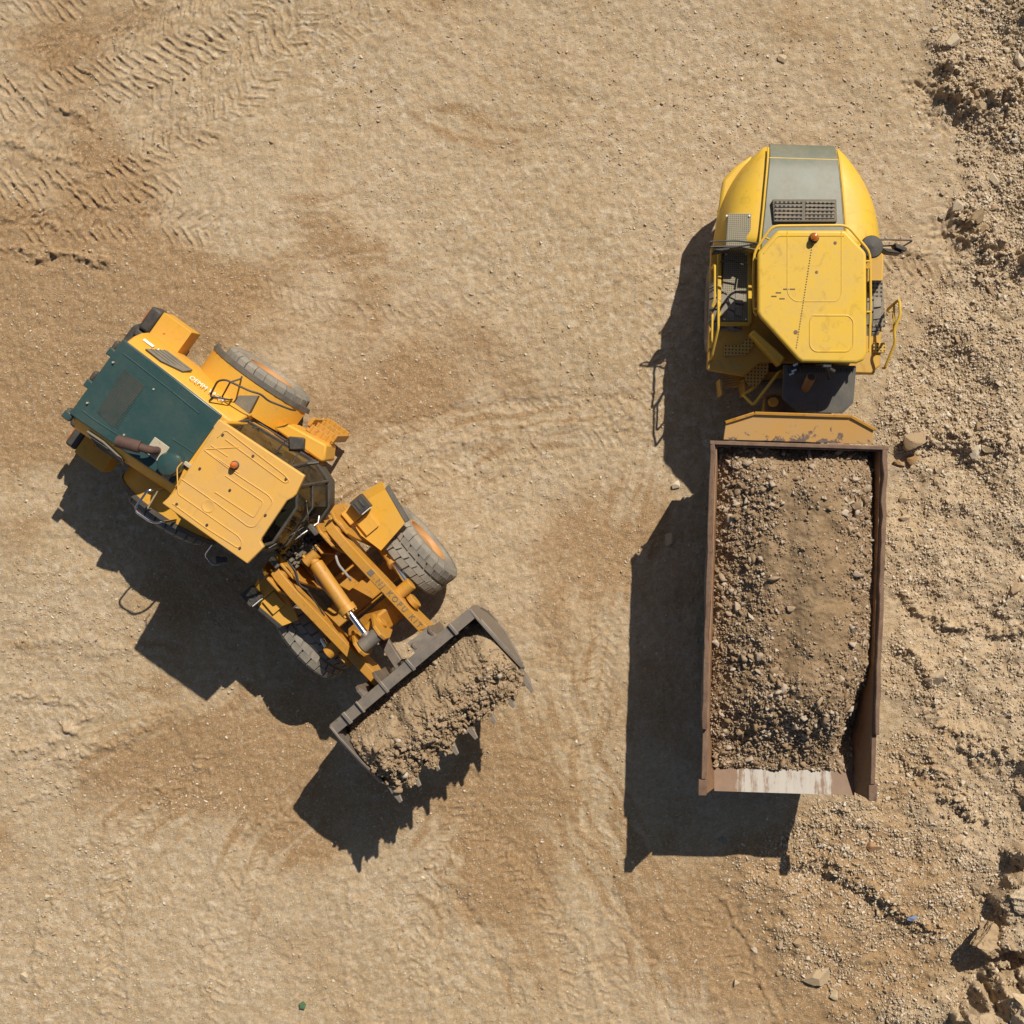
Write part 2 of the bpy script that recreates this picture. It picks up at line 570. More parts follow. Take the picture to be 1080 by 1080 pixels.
TREADS = [  # tyre prints: polyline, half width, pitch, depth, direction
    ([(-40, 30), (60, 22), (150, 10), (240, -30)], .44, .21, .034, 1), ([(-40, 82), (60, 72), (150, 50), (260, 5)], .44, .20, .040, -1),
    ([(-40, 132), (60, 124), (150, 100), (250, 50), (310, -10)], .40, .21, .036, 1), ([(-40, 178), (60, 178), (150, 160), (235, 118)], .42, .20, .040, -1),
    ([(-40, 215), (60, 220), (140, 214), (225, 190)], .40, .21, .042, 1), ([(10, 240), (110, 236), (190, 240), (250, 250)], .34, .21, .034, -1),
    ([(330, -10), (300, 50), (250, 110), (170, 165)], .36, .21, .028, 1), ([(420, -20), (390, 20), (300, 45), (240, 60)], .3, .2, .018, 1),
    ([(915, 285), (960, 290), (1015, 300)], .34, .20, .034, 1), ([(735, 940), (765, 985), (800, 1040), (820, 1090)], .28, .21, .020, 1),
    ([(480, 840), (520, 890), (560, 930), (600, 1000), (620, 1090)], .30, .21, .020, 1), ([(330, 565), (420, 505), (520, 470), (620, 455), (700, 462)], .30, .21, .018, -1),
    ([(395, 470), (480, 445), (600, 430), (700, 440)], .28, .21, .014, 1), ([(690, 190), (692, 330), (684, 470)], .30, .21, .016, 1), ([(640, 640), (622, 800), (640, 960), (655, 1090)], .30, .21, .018, -1),
    ([(440, 1090), (432, 1000), (452, 920), (500, 850)], .30, .21, .018, 1), ([(240, 1090), (235, 1000), (265, 900), (330, 830)], .30, .21, .018, -1), ([(120, 1090), (112, 980), (142, 880), (230, 795)], .30, .21, .018, 1),
    ([(250, 300), (330, 330), (420, 340), (540, 320)], .30, .21, .014, 1), ([(-30, 760), (60, 760), (140, 745)], .32, .21, .016, 1), ([(-30, 700), (60, 706), (150, 712)], .3, .2, .012, -1),
]


def ground_height(X, Y):
    px, py = NX + X * G, NY - Y * G
    z = .06 * fbm(X, Y, 5.0, 3, 3) + .018 * fbm(X, Y, .8, 4, 9) + .014 * fbm(X, Y, .17, 4, 21, .6)
    near = (np.abs(X) < 16) & (np.abs(Y) < 16)
    z = np.where(near, z, z * 1.5)
    r = rubble(px, py)
    z = z + r * (.05 + .15 * fbm(X, Y, 1.3, 3, 31, .5) + .034 * fbm(X, Y, .26, 4, 35, .65)
                 + .30 * sstep(940, 1180, px))
    # pale crusted surface: slight grit outside the prints
    lo = fbm(X, Y, .3, 3, 77)
    for pts, w, hgt in RIDGES:
        xs = [(a - NX) / G for a, b in pts]
        ys = [(NY - b) / G for a, b in pts]
        m = (X > min(xs) - 1.2) & (X < max(xs) + 1.2) & (Y > min(ys) - 1.2) & (Y < max(ys) + 1.2)
        if not m.any():
            continue
        x, y = X[m], Y[m]
        wx = .11 * fbm(x, y, .5, 4, 41, .65)
        sd, ss, L = poly_field(x + wx, y + .11 * fbm(x, y, .5, 4, 47, .65), pts, w)
        fade = sstep(-.02, .3, ss) * sstep(-.02, .3, L - ss)
        n = .6 + 1.0 * lo[m] + .8 * fbm(x, y, .1, 2, 49)
        prof = np.exp(-(sd / w) ** 2) - .35 * np.exp(-((sd + 1.6 * w) / (1.1 * w)) ** 2)
        z[m] += hgt * prof * fade * np.clip(n, .1, 1.8)
    for pts, hw, pitch, dep, sgn in TREADS:
        xs = [(a - NX) / G for a, b in pts]
        ys = [(NY - b) / G for a, b in pts]
        m = (X > min(xs) - 1) & (X < max(xs) + 1) & (Y > min(ys) - 1) & (Y < max(ys) + 1)
        if not m.any():
            continue
        x, y = X[m], Y[m]
        sd, ss, L = poly_field(x + .05 * fbm(x, y, .4, 3, 51), y + .05 * fbm(x, y, .4, 3, 53), pts, hw)
        env = sstep(hw * 1.05, hw * .9, np.abs(sd)) * sstep(0, .4, ss) * sstep(0, .4, L - ss)
        keep = sstep(-.42, .0, fbm(x, y, .8, 3, 57 + int(dep * 1000))) * (.35 + .65 * sstep(-.3, .2, fbm(x, y, .16, 2, 59)))
        ph = (ss + sgn * np.abs(sd) * .75 + np.where(sd > 0, pitch * .5, 0)) / pitch
        f = np.abs(ph - np.floor(ph) - .5) * 2
        zig = sstep(.66, .9, f)
        z[m] += 1.35 * dep * env * keep * (zig - .35) - .01 * env
    # broken bank at the lower right
    def mound(cx, cy, rx, ry, hh, sharp, seed):
        x0, y0 = (cx - NX) / G, (NY - cy) / G
        dx, dy = (X - x0) / (rx / G), (Y - y0) / (ry / G)
        d = np.hypot(dx, dy) + .38 * fbm(X, Y, .55, 4, seed)
        return hh * sstep(1.0, 1.0 - sharp, d)
    z = z + mound(1110, 1085, 105, 75, .75, .35, 61) + mound(1085, 965, 50, 80, .5, .4, 63) + mound(1120, 830, 45, 60, .35, .5, 65)
    return z


def axis(lo, hi, step, far):
    a = list(np.arange(lo, hi + step / 2, step))
    d, x = step * 2, a[-1]
    r = []
    while x < far:
        x += d
        d *= 1.35
        r.append(x)
    d, x = step * 2, a[0]
    l = []
    while x > -far:
        x -= d
        d *= 1.35
        l.append(x)
    return np.array(l[::-1] + a + r)


STEP = .0235
gx, gy = axis(-13.4, 9.2, STEP, 600), axis(-12.6, 10.0, STEP, 600)
GX, GY = np.meshgrid(gx, gy)
GZ = ground_height(GX, GY)
far = np.maximum(np.abs(GX), np.abs(GY)) > 18
GZ[far] *= .3
LX0, LY0 = -13.4, -12.6
i0, j0 = int(np.argmin(np.abs(gx - LX0))), int(np.argmin(np.abs(gy - LY0)))


def gz(x, y):
    i = np.clip(((np.asarray(x) - LX0) / STEP).round().astype(int) + i0, 0, len(gx) - 1)
    j = np.clip(((np.asarray(y) - LY0) / STEP).round().astype(int) + j0, 0, len(gy) - 1)
    return GZ[j, i]


def np_mesh(name, V, F, mat, smooth=False, parent=None, root=None):
    """V (n,3), F (m,k) all faces of k corners"""
    me = bpy.data.meshes.new(name)
    k = F.shape[1]
    if root is not None:
        I = np.array(ROOTINV[root.name])
        V = V @ I[:3, :3].T + I[:3, 3]
    me.vertices.add(len(V))
    me.vertices.foreach_set('co', np.ascontiguousarray(V, dtype=np.float32).ravel())
    me.loops.add(F.size)
    me.loops.foreach_set('vertex_index', np.ascontiguousarray(F, dtype=np.int32).ravel())
    me.polygons.add(len(F))
    me.polygons.foreach_set('loop_start', np.arange(0, F.size, k, dtype=np.int32))
    me.polygons.foreach_set('loop_total', np.full(len(F), k, dtype=np.int32))
    me.materials.append(MATS[mat])
    me.update(calc_edges=True)
    if smooth:
        me.shade_smooth()
    o = bpy.data.objects.new(name, me)
    COL.objects.link(o)
    if parent is not None:
        o.parent = parent
    return o


def grid_faces(nx_, ny_):
    i, j = np.meshgrid(np.arange(nx_ - 1), np.arange(ny_ - 1))
    a = (j * nx_ + i).ravel()
    return np.stack([a, a + 1, a + nx_ + 1, a + nx_], 1)


g = np_mesh('ground', np.stack([GX.ravel(), GY.ravel(), GZ.ravel()], 1), grid_faces(len(gx), len(gy)), 'quarry_ground', smooth=True)
DAMP = [(60, 330, 110, 90, .20), (20, 430, 70, 100, .18), (170, 290, 90, 60, .14), (230, 330, 50, 40, .10), (170, 640, 60, 40, .12), (150, 830, 60, 50, .10), (205, 800, 60, 50, .14), (290, 815, 60, 60, .16), (400, 860, 50, 60, .12), (560, 830, 90, 90, .16), (520, 920, 60, 70, .14),
        (600, 640, 40, 110, .12), (640, 560, 40, 60, .14), (690, 985, 40, 80, .10), (80, 210, 120, 110, .08), (500, 330, 120, 60, .05), (310, 320, 60, 50, .10), (430, 410, 80, 40, .08), (840, 960, 110, 80, .34), (950, 900, 90, 40, .14), (900, 1040, 70, 60, .18),
        (330, 60, 110, 70, -.22), (250, 240, 50, 40, -.24), (110, 540, 70, 40, -.16), (60, 630, 90, 40, -.22), (120, 1000, 130, 90, -.20), (60, 760, 80, 50, -.14), (420, 980, 60, 90, -.14), (620, 900, 40, 90, -.10), (760, 90, 120, 60, -.16), (620, 480, 110, 50, -.10),
        (560, 260, 110, 90, -.14), (690, 330, 50, 120, -.14), (1020, 560, 90, 200, -.14), (1020, 140, 90, 140, -.12)]
STREAKS = [  # worn wheel paths: polyline, half width, strength
    ([(330, 560), (420, 500), (520, 465), (620, 450), (720, 455)], .9, .24), ([(380, 470), (480, 440), (600, 425), (730, 440)], .6, .2),
    ([(560, 700), (590, 800), (650, 900), (700, 990), (730, 1090)], 1.1, .26), ([(440, 1090), (430, 1000), (450, 920), (500, 850)], .8, .24),
    ([(560, 1090), (530, 1010), (480, 940), (430, 900)], .9, .24), ([(240, 1090), (235, 1000), (265, 900), (330, 820)], 1.0, .22),
    ([(120, 1090), (110, 980), (140, 880), (230, 790), (330, 740)], 1.0, .22), ([(-30, 800), (80, 780), (180, 740)], .9, .2), ([(-30, 690), (100, 690), (200, 720)], .8, .2),
    ([(690, 200), (690, 330), (680, 470), (640, 640), (620, 800), (640, 960)], .9, .2), ([(-30, 300), (90, 300), (180, 330)], .9, .16), ([(300, -20), (400, 60), (520, 120), (700, 140)], 1.2, .18),
    ([(250, 250), (380, 240), (520, 230), (680, 250)], 1.2, .16)]
ppx, ppy = NX + GX * G, NY - GY * G
dm = np.zeros_like(GX)
for cx, cy, rx, ry, a in DAMP:
    dm += a * np.exp(-((ppx - cx) / rx) ** 2 - ((ppy - cy) / ry) ** 2)
for pts, hw, amp in STREAKS:
    xs = [(a - NX) / G for a, b in pts]
    ys = [(NY - b) / G for a, b in pts]
    mm = (GX > min(xs) - 1.5) & (GX < max(xs) + 1.5) & (GY > min(ys) - 1.5) & (GY < max(ys) + 1.5)
    x_, y_ = GX[mm], GY[mm]
    sd, ss, L_ = poly_field(x_ + .12 * fbm(x_, y_, 1.1, 3, 141), y_ + .12 * fbm(x_, y_, 1.1, 3, 143), pts, hw)
    env = sstep(hw, hw * .5, np.abs(sd)) * sstep(0, .8, ss) * sstep(0, .8, L_ - ss)
    dm[mm] += .6 * amp * env * fbm(sd / .20, ss / 1.9, 1.0, 4, 147, .6)
at_ = g.data.attributes.new('damp', 'FLOAT', 'POINT')
at_.data.foreach_set('value', dm.ravel().astype(np.float32))
tag(g, 'pale tan quarry floor of dry earth with tyre prints and ruts', 'ground', kind='structure')


# ------------------------------------------------------------------ stones
def ico(sub):
    import bmesh
    bm = bmesh.new()
    bmesh.ops.create_icosphere(bm, subdivisions=sub, radius=1)
    V = np.array([v.co[:] for v in bm.verts])
    F = np.array([[v.index for v in f.verts] for f in bm.faces])
    bm.free()
    return V, F


def chip(V, seed, cuts=9, jit=.06):
    q = np.random.default_rng(seed)
    V = V.copy()
    for _ in range(cuts):
        n = q.normal(size=3)
        n /= np.linalg.norm(n)
        d = q.uniform(.45, .82)
        s = V @ n
        V -= np.outer(np.clip(s - d, 0, None), n)
    V += q.normal(size=V.shape) * jit
    return V


TV1 = [chip(ico(1)[0], 100 + k, 5, .10) for k in range(8)]
TF1 = ico(1)[1]
TV2 = [chip(ico(2)[0], 200 + k, 10, .035) for k in range(8)]
TF2 = ico(2)[1]


def shard(V, seed, cuts=7):
    q = np.random.default_rng(seed)
    V = V.copy() * np.array([1, q.uniform(.6, .95), q.uniform(.5, .85)])
    for _ in range(cuts):
        n = q.normal(size=3)
        n /= np.linalg.norm(n)
        s = V @ n
        V -= np.outer(np.clip(s - q.uniform(.22, .55), 0, None), n)
    return V * 1.35


TVA = [shard(ico(2)[0], 700 + k, 7 + k % 4) for k in range(16)]


def scatter(P, S, TV, TF, seed, flat=.7):
    """P (n,3) centres, S (n) radii -> vertices and faces of all the stones"""
    q = np.random.default_rng(seed)
    n = len(P)
    k = q.integers(0, len(TV), n)
    base = np.stack(TV)[k]                                   # n, m, 3
    sc = np.stack([q.uniform(.75, 1.25, n), q.uniform(.65, 1.1, n), q.uniform(flat * .7, flat * 1.2, n)], 1)
    base = base * sc[:, None, :]
    ax = q.normal(size=(n, 3)) * .25
    a = q.uniform(0, 6.283, n)
    c, s = np.cos(a), np.sin(a)
    R = np.zeros((n, 3, 3))
    R[:, 0, 0], R[:, 0, 1], R[:, 1, 0], R[:, 1, 1], R[:, 2, 2] = c, -s, s, c, 1
    tx = np.zeros((n, 3, 3))
    tx[:, 0, 0] = 1
    cc, ss = np.cos(ax[:, 0]), np.sin(ax[:, 0])
    tx[:, 1, 1], tx[:, 1, 2], tx[:, 2, 1], tx[:, 2, 2] = cc, -ss, ss, cc
    base = np.einsum('nij,njk,nmk->nmi', R, tx, base)
    V = base * S[:, None, None] + P[:, None, :]
    m = base.shape[1]
    F = TF[None] + (np.arange(n) * m)[:, None, None]
    return V.reshape(-1, 3), F.reshape(-1, 3)


def density(x, y):
    px, py = NX + x * G, NY - y * G
    r = rubble(px, py)
    p = sstep(-.05, .45, fbm(x, y, 1.3, 4, 91))
    p2 = sstep(.05, .5, fbm(x, y, .5, 3, 95))
    d = .20 + .30 * p + .25 * p2 + .95 * r * (.35 + .65 * sstep(-.2, .3, fbm(x, y, .8, 3, 97)))
    # stonier ground: lower left edge, the strip left of the truck nose, right of the truck
    for cx, cy, rx, ry, a in ((30, 860, 90, 190, .35), (60, 650, 110, 60, .45), (110, 960, 120, 100, .25), (700, 320, 70, 70, .30), (820, 90, 200, 80, .28),
                              (960, 330, 60, 90, .6), (850, 890, 130, 60, .5), (480, 480, 160, 60, .12), (1040, 90, 70, 70, 1.0), (1050, 240, 50, 60, .9), (1010, 440, 70, 60, .9)):
        d = d + a * np.exp(-((px - cx) / rx) ** 2 - ((py - cy) / ry) ** 2)
    return d, r


def sample(n, seed, power, area=(-13.2, 9.0, -12.4, 9.8)):
    q = np.random.default_rng(seed)
    x, y = q.uniform(area[0], area[1], n * 8), q.uniform(area[2], area[3], n * 8)
    d, r = density(x, y)
    w = np.clip(d, 0, 1.6) ** power
    k = q.uniform(0, w.max(), n * 8) < w
    return x[k][:n], y[k][:n], r[k][:n], q


vs, fs, off = [], [], 0
x, y, r, q = sample(80000, 5, .9)
S = .009 + .013 * q.uniform(0, 1, len(x)) ** 3 + .012 * r * q.uniform(0, 1, len(x))
V, F = scatter(np.stack([x, y, gz(x, y) + S * .05], 1), S, TV1, TF1, 6, .55)
vs.append(V); fs.append(F + off); off += len(V)
x, y, r, q = sample(12000, 15, 1.8)
S = .018 + .026 * q.uniform(0, 1, len(x)) ** 2 + .022 * r * q.uniform(0, 1, len(x)) ** 1.5
V, F = scatter(np.stack([x, y, gz(x, y) + S * .08], 1), S, TVA, TF2, 16, .75)
vs.append(V); fs.append(F + off); off += len(V)
x, y, r, q = sample(4200, 25, 3.5)
S = .028 + .042 * q.uniform(0, 1, len(x)) ** 2.4 * (.2 + .8 * r)
V, F = scatter(np.stack([x, y, gz(x, y) + S * .12], 1), S, TVA, TF2, 26, .85)
vs.append(V); fs.append(F + off); off += len(V)
x, y, r, q = sample(80000, 35, 1.3, (3.0, 9.0, -12.4, 9.8))
k_ = r > .35
x, y, r = x[k_][:34000], y[k_][:34000], r[k_][:34000]
S = .012 + .026 * q.uniform(0, 1, len(x)) ** 2.2
V, F = scatter(np.stack([x, y, gz(x, y) + S * .2], 1), S, TVA, TF2, 36, .9)
vs.append(V); fs.append(F + off); off += len(V)
o = np_mesh('gravel', np.concatenate(vs), np.concatenate(fs), 'gravel_stone')
tag(o, 'small pale stones strewn over the quarry floor and thick on the right', 'gravel', kind='stuff')

# rocks large enough to be told apart, each its own object
ROCKV = []
ROCKF = ico(4)[1]
for k in range(8):
    v_ = shard(ico(4)[0], 500 + k, 11)
    d_ = .055 * fbm(v_[:, 0] + v_[:, 2] * .6, v_[:, 1] - v_[:, 2] * .5, .8, 4, 520 + k, .6)
    ROCKV.append(v_ * (1 + d_)[:, None])
ROCKM = []
for k in range(8):
    oo = np_mesh('rock', ROCKV[k], ROCKF, 'rock')
    ROCKM.append(oo.data)
    bpy.data.objects.remove(oo)
for m_ in ROCKM:
    m_.shade_smooth()
    m_.set_sharp_from_angle(angle=.22)


def rock(px, py, size, label, group=None, name='rock', flat=.8, k=None, rz=None, sink=.25):
    p = W(px, py)
    k = rnd.randrange(8) if k is None else k
    o = bpy.data.objects.new(name, ROCKM[k])
    COL.objects.link(o)
    o.scale = (size * rnd.uniform(.85, 1.2), size * rnd.uniform(.75, 1.05), size * flat * rnd.uniform(.8, 1.1))
    o.rotation_euler = (rnd.uniform(-.25, .25), rnd.uniform(-.25, .25), rnd.uniform(0, 6.28) if rz is None else rz)
    o.location = (p.x, p.y, float(gz(p.x, p.y)) + size * flat * (.55 - sink * 1.6))
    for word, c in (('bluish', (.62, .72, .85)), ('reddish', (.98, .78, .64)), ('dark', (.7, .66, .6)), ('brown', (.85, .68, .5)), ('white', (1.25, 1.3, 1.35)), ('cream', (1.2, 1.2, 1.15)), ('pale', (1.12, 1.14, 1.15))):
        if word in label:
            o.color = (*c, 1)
            break
    tag(o, label, 'rock', group)
    return o


SPECIAL = [
    (858, 1029, .26, 'largest single tan rock on the lower slope, below the truck tail near the bottom edge'),
    (712, 512, .13, 'white stone lying left of the truck bed corner'), (706, 571, .13, 'pale stone at the top edge of the dump bed shadow'),
    (963, 463, .30, 'broad flat tan rock right of the truck headboard'), (948, 488, .15, 'brown rock close beside the dump bed corner'),
    (962, 484, .16, 'second brown rock from the dump bed corner, right of its twin'), (952, 526, .12, 'pale rock beside the right bed rail, upper of two'),
    (955, 546, .13, 'pale rock beside the right bed rail, lower of two'), (1026, 478, .2, 'pale angular block in the rubble right of the headboard'),
    (1044, 475, .16, 'pale block at the right end of the rubble ridge'), (1066, 620, .2, 'big buried rock at the right edge beside the bed'),
    (985, 712, .28, 'wide sunken rock on the slope right of the truck tail'), (1000, 48, .17, 'pale block at the left tip of the top right rubble heap'),
    (1012, 64, .15, 'white block in the top right rubble heap below a larger one'), (1042, 96, .17, 'large tan block at the foot of the top right rubble heap'),
    (1027, 100, .15, 'tan block left of the largest one in the top right heap'), (1033, 118, .14, 'lone pale rock under the top right rubble heap'),
    (1070, 66, .16, 'tan block near the right edge in the top right heap'), (1010, 220, .17, 'tan boulder above the right mirror of the truck, near the edge'),
    (1022, 234, .18, 'dark sided boulder in the cluster right of the truck hood'), (1034, 242, .15, 'pale boulder at the lower end of the cluster right of the hood'),
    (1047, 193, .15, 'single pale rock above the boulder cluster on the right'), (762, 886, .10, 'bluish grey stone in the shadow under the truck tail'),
    (826, 65, .12, 'pale rock lying alone on bare ground above the truck hood'), (920, 893, .16, 'reddish flat slab in the rubble below the truck tail'),
    (841, 990, .12, 'pale stone above the largest tan rock of the lower slope'), (880, 1048, .14, 'cream stone just below the largest tan rock of the lower slope'),
    (776, 1037, .09, 'small white stone on bare ground left of the bottom rubble'), (380, 60, .08, 'small pale stone on bare ground near the top edge'),
    (28, 1030, .10, 'white stone nearest the bottom left corner'), (50, 947, .09, 'white stone in the lower left gravel, upper one'),
]
for px, py, s, lab in SPECIAL:
    rock(px, py, s, lab)
CLODS = [
    (1040, 985, .55, 'tall broken earth boulder standing out of the bank at bottom right', .9), (1072, 1050, .75, 'huge pale boulder in the bottom right corner', .8),
    (1022, 1062, .45, 'crumbling earth boulder at the bottom edge near the right corner', .8), (1066, 935, .5, 'sloping pale boulder on the bank at the right edge', .6),
    (1030, 935, .25, 'earth clod at the top of the broken bank on the right', .8),
]
CV = []
for k in range(3):
    V0, F0 = ico(5)
    V0 = shard(V0, 900 + k, 15)
    n = V0 / np.linalg.norm(V0, axis=1, keepdims=True)
    d = fbm(V0[:, 0] + V0[:, 2] * .7, V0[:, 1] - V0[:, 2] * .6, .5, 6, 950 + k, .6) + .4 * fbm(V0[:, 0] - V0[:, 2], V0[:, 2] + V0[:, 1], .16, 4, 970 + k, .6)
    oo = np_mesh('earth_boulder', V0 + n * d[:, None] * .10, F0, 'rock', smooth=True)
    oo.data.set_sharp_from_angle(angle=.45)
    CV.append(oo.data)
    bpy.data.objects.remove(oo)
for k, (px, py, s, lab, fl) in enumerate(CLODS):
    o = rock(px, py, s, lab, name='earth_boulder', flat=fl, sink=.3)
    o.data = CV[k % 3]
ZONES = [  # name of a stretch of ground, picture box, count, size range
    ('tan rock in the rubble heap at the top right corner', 'rocks in the top right heap', (985, 0, 1085, 115), 46, (.05, .11)),
    ('tan rock on the stony slope right of the truck hood', 'rocks right of the hood', (985, 120, 1085, 330), 46, (.045, .10)),
    ('pale rock in the rubble between truck cab and right edge', 'rocks right of the cab', (945, 330, 1085, 510), 50, (.045, .10)),
    ('pale rock on the loose slope right of the dump bed', 'rocks right of the bed', (940, 510, 1085, 850), 44, (.045, .09)),
    ('rock in the rubble below the truck tail', 'rocks below the tail', (790, 845, 1000, 1080), 38, (.045, .085)),
    ('small pale stone on the gravelly ground at the left edge', 'stones at the left edge', (0, 600, 160, 1080), 28, (.03, .055)),
]
for lab, grp, (x0, y0, x1, y1), n, (s0, s1) in ZONES:
    k = 0
    for _ in range(n * 30):
        px, py = rnd.uniform(x0, x1), rnd.uniform(y0, y1)
        p = W(px, py)
        d, r = density(np.array([p.x]), np.array([p.y]))
        if rnd.random() > min(1, float(d[0])) ** 1.5 or any(math.hypot(px - a, py - b) < 12 for a, b, *_ in SPECIAL):
            continue
        rock(px, py, s0 + (s1 - s0) * rnd.random() ** 2, lab, grp)
        k += 1
        if k == n:
            break


# ------------------------------------------------------------------ wheels shared by both machines
def make_wheel(Rr, Wd, N):
    """axis along y, outer face towards +y"""
    ty = MB()
    prof = [(-.40, .55), (-.49, .66), (-.50, .78), (-.47, .88), (-.40, .935), (0, .95), (.40, .935), (.47, .88), (.50, .78), (.49, .66), (.40, .55), (.30, .53)]
    ty.lathe([(a * Wd, b * Rr) for a, b in prof], 72)
    pitch = 2 * math.pi / N
    for s in (1, -1):
        for k in range(N):
            a0 = pitch * (k + (.5 if s < 0 else 0))
            st = [(.035, 0.0, .985, .93), (.20, .22, 1.0, .93), (.21, .52, 1.0, .93), (.40, .62, .985, .91), (.49, .66, .90, .84)]
            for lo, hi in ((0, 1), (2, 4)):
                rings = []
                for (yy, off, rt, rb) in st[lo:hi + 1]:
                    A = a0 + pitch * off
                    B = A + pitch * .84
                    y_ = s * yy * Wd
                    rings.append([(rb * Rr * math.cos(A), y_, rb * Rr * math.sin(A)), (rt * Rr * math.cos(A), y_, rt * Rr * math.sin(A)),
                                  (rt * Rr * math.cos(B), y_, rt * Rr * math.sin(B)), (rb * Rr * math.cos(B), y_, rb * Rr * math.sin(B))])
                ty.loft(rings)
    rim = MB()
    rim.lathe([(.41 * Wd, .56 * Rr), (.44 * Wd, .55 * Rr), (.44 * Wd, .50 * Rr), (.36 * Wd, .485 * Rr), (.30 * Wd, .44 * Rr), (.12 * Wd, .42 * Rr)], 48)
    hub = MB()
    hub.lathe([(.12 * Wd, .42 * Rr), (.15 * Wd, .30 * Rr), (.24 * Wd, .25 * Rr), (.36 * Wd, .22 * Rr), (.38 * Wd, .16 * Rr), (.38 * Wd, .001)], 40)
    for k in range(16):
        a = 2 * math.pi * k / 16
        c, s = .345 * Rr * math.cos(a), .345 * Rr * math.sin(a)
        hub.cyl((c, .12 * Wd, s), (c, .19 * Wd, s), .02, n=6)
    return ty, rim, hub


WHEEL = {}


def place_wheel(key, Rr, Wd, N, root, M, at_, flip):
    """wheel > tyre, rim"""
    if key not in WHEEL:
        ty, rim, hub = make_wheel(Rr, Wd, N)
        ms = []
        for nm, mb, mt in (('wheel', hub, 'rim_paint'), ('tyre', ty, 'tyre_rubber'), ('rim', rim, 'rim_paint')):
            o = obj(nm, mb, mt, None)
            ms.append(o.data)
            bpy.data.objects.remove(o)
        WHEEL[key] = ms
    ms = WHEEL[key]
    h = bpy.data.objects.new('wheel', ms[0])
    COL.objects.link(h)
    h.parent = root
    L = ROOTINV[root.name] @ M @ Matrix.Translation(at_) @ Matrix.Rotation(math.pi if flip else 0, 4, 'Z') @ Matrix.Rotation(rnd.uniform(0, 1), 4, 'Y')
    h.matrix_local = L
    for nm, me in (('tyre', ms[1]), ('rim', ms[2])):
        c = bpy.data.objects.new(nm, me)
        COL.objects.link(c)
        c.parent = h
    return h


def lettering(s, size, M, mat, root, parent, name='lettering', th=.004, space=1.0):
    cu = bpy.data.curves.new(name, 'FONT')
    cu.body = s
    cu.size = size
    cu.extrude = th
    cu.space_character = space
    cu.align_x, cu.align_y = 'LEFT', 'CENTER'
    t = bpy.data.objects.new(name, cu)
    COL.objects.link(t)
    dg = bpy.context.evaluated_depsgraph_get()
    me = bpy.data.meshes.new_from_object(t.evaluated_get(dg))
    bpy.data.objects.remove(t)
    me.transform(ROOTINV[root.name] @ M)
    me.materials.clear()
    me.materials.append(MATS[mat])
    o = bpy.data.objects.new(name, me)
    COL.objects.link(o)
    o.parent = parent
    return o


def lightbox(c, sx, sy, sz, M):
    mb = MB(M)
    mb.box(c[0] - sx, c[0] + sx, c[1] - sy, c[1] + sy, c[2] - sz, c[2] + sz)
    return mb


# =================================================================== WHEEL LOADER
lo_loc = W(245.7, 517.2, 3.55)
lo_loc = Vector((lo_loc.x, lo_loc.y, 0))
LD, MR = thing('wheel_loader', 'orange yellow wheel loader with dark green hood, turned in its middle, carrying a full bucket', 'wheel loader', lo_loc, R_(-35.5))
Z1 = lambda x, y, h: W(60 + x / 3.6, 310 + y / 3.6, h)      # a point read off an enlarged view of the machine
Z4 = lambda x, y, h: W(120 + x / 9, 490 + y / 9, h)


def L(name, mb, mat, parent=None, bevel=0.0, **k):
    return obj(name, mb, mat, parent or LD, bevel, root=LD, **k)


def mr():
    return MB(MR)


# chassis
m = mr()
m.box(-3.2, .9, -.42, .42, .62, 1.25)
m.box(-1.55, -1.05, -1.0, 1.0, .66, 1.1)
m.cyl((.95, 0, .55), (.95, 0, 1.5), .22)
L('rear_frame', m, 'dark_chassis', bevel=.02)
m = mr()
m.prism([(-3.70, -1.0), (-3.58, -1.18), (-2.75, -1.18), (-2.75, 1.12), (-3.58, 1.12), (-3.70, .95)], .75, 1.38)
for yy in (.48, -.2, -1.02):
    m.box(-3.78, -3.68, yy - .1, yy + .1, 1.22, 1.42)
cw = L('counterweight', m, 'black_plastic', bevel=.04)
for sgn in (1, -1):
    off = 0 if sgn > 0 else .14
    m = mr()
    m.box(-3.32 + off, -2.70 + off, min(sgn * .98, sgn * 1.50), max(sgn * .98, sgn * 1.50), 1.02, 1.52)
    m.cyl((-3.1 + off, sgn * 1.2, 1.5), (-3.1 + off, sgn * 1.2, 1.54), .022, n=8)
    b = L('battery_box', m, 'loader_yellow', bevel=.05)
    m = mr()
    m.box(-3.57 + off, -3.335 + off, min(sgn * 1.0, sgn * 1.48), max(sgn * 1.0, sgn * 1.48), 1.02, 1.50)
    m.box(-3.60 + off, -3.36 + off, min(sgn * .82, sgn * .99), max(sgn * .82, sgn * .99), 1.0, 1.44)
    L('lamp_housing', m, 'black_plastic', b, bevel=.05)
    m = mr()
    m.box(-3.605 + off, -3.572 + off, min(sgn * 1.1, sgn * 1.38), max(sgn * 1.1, sgn * 1.38), 1.15, 1.38)
    L('tail_light', m, 'amber', b)

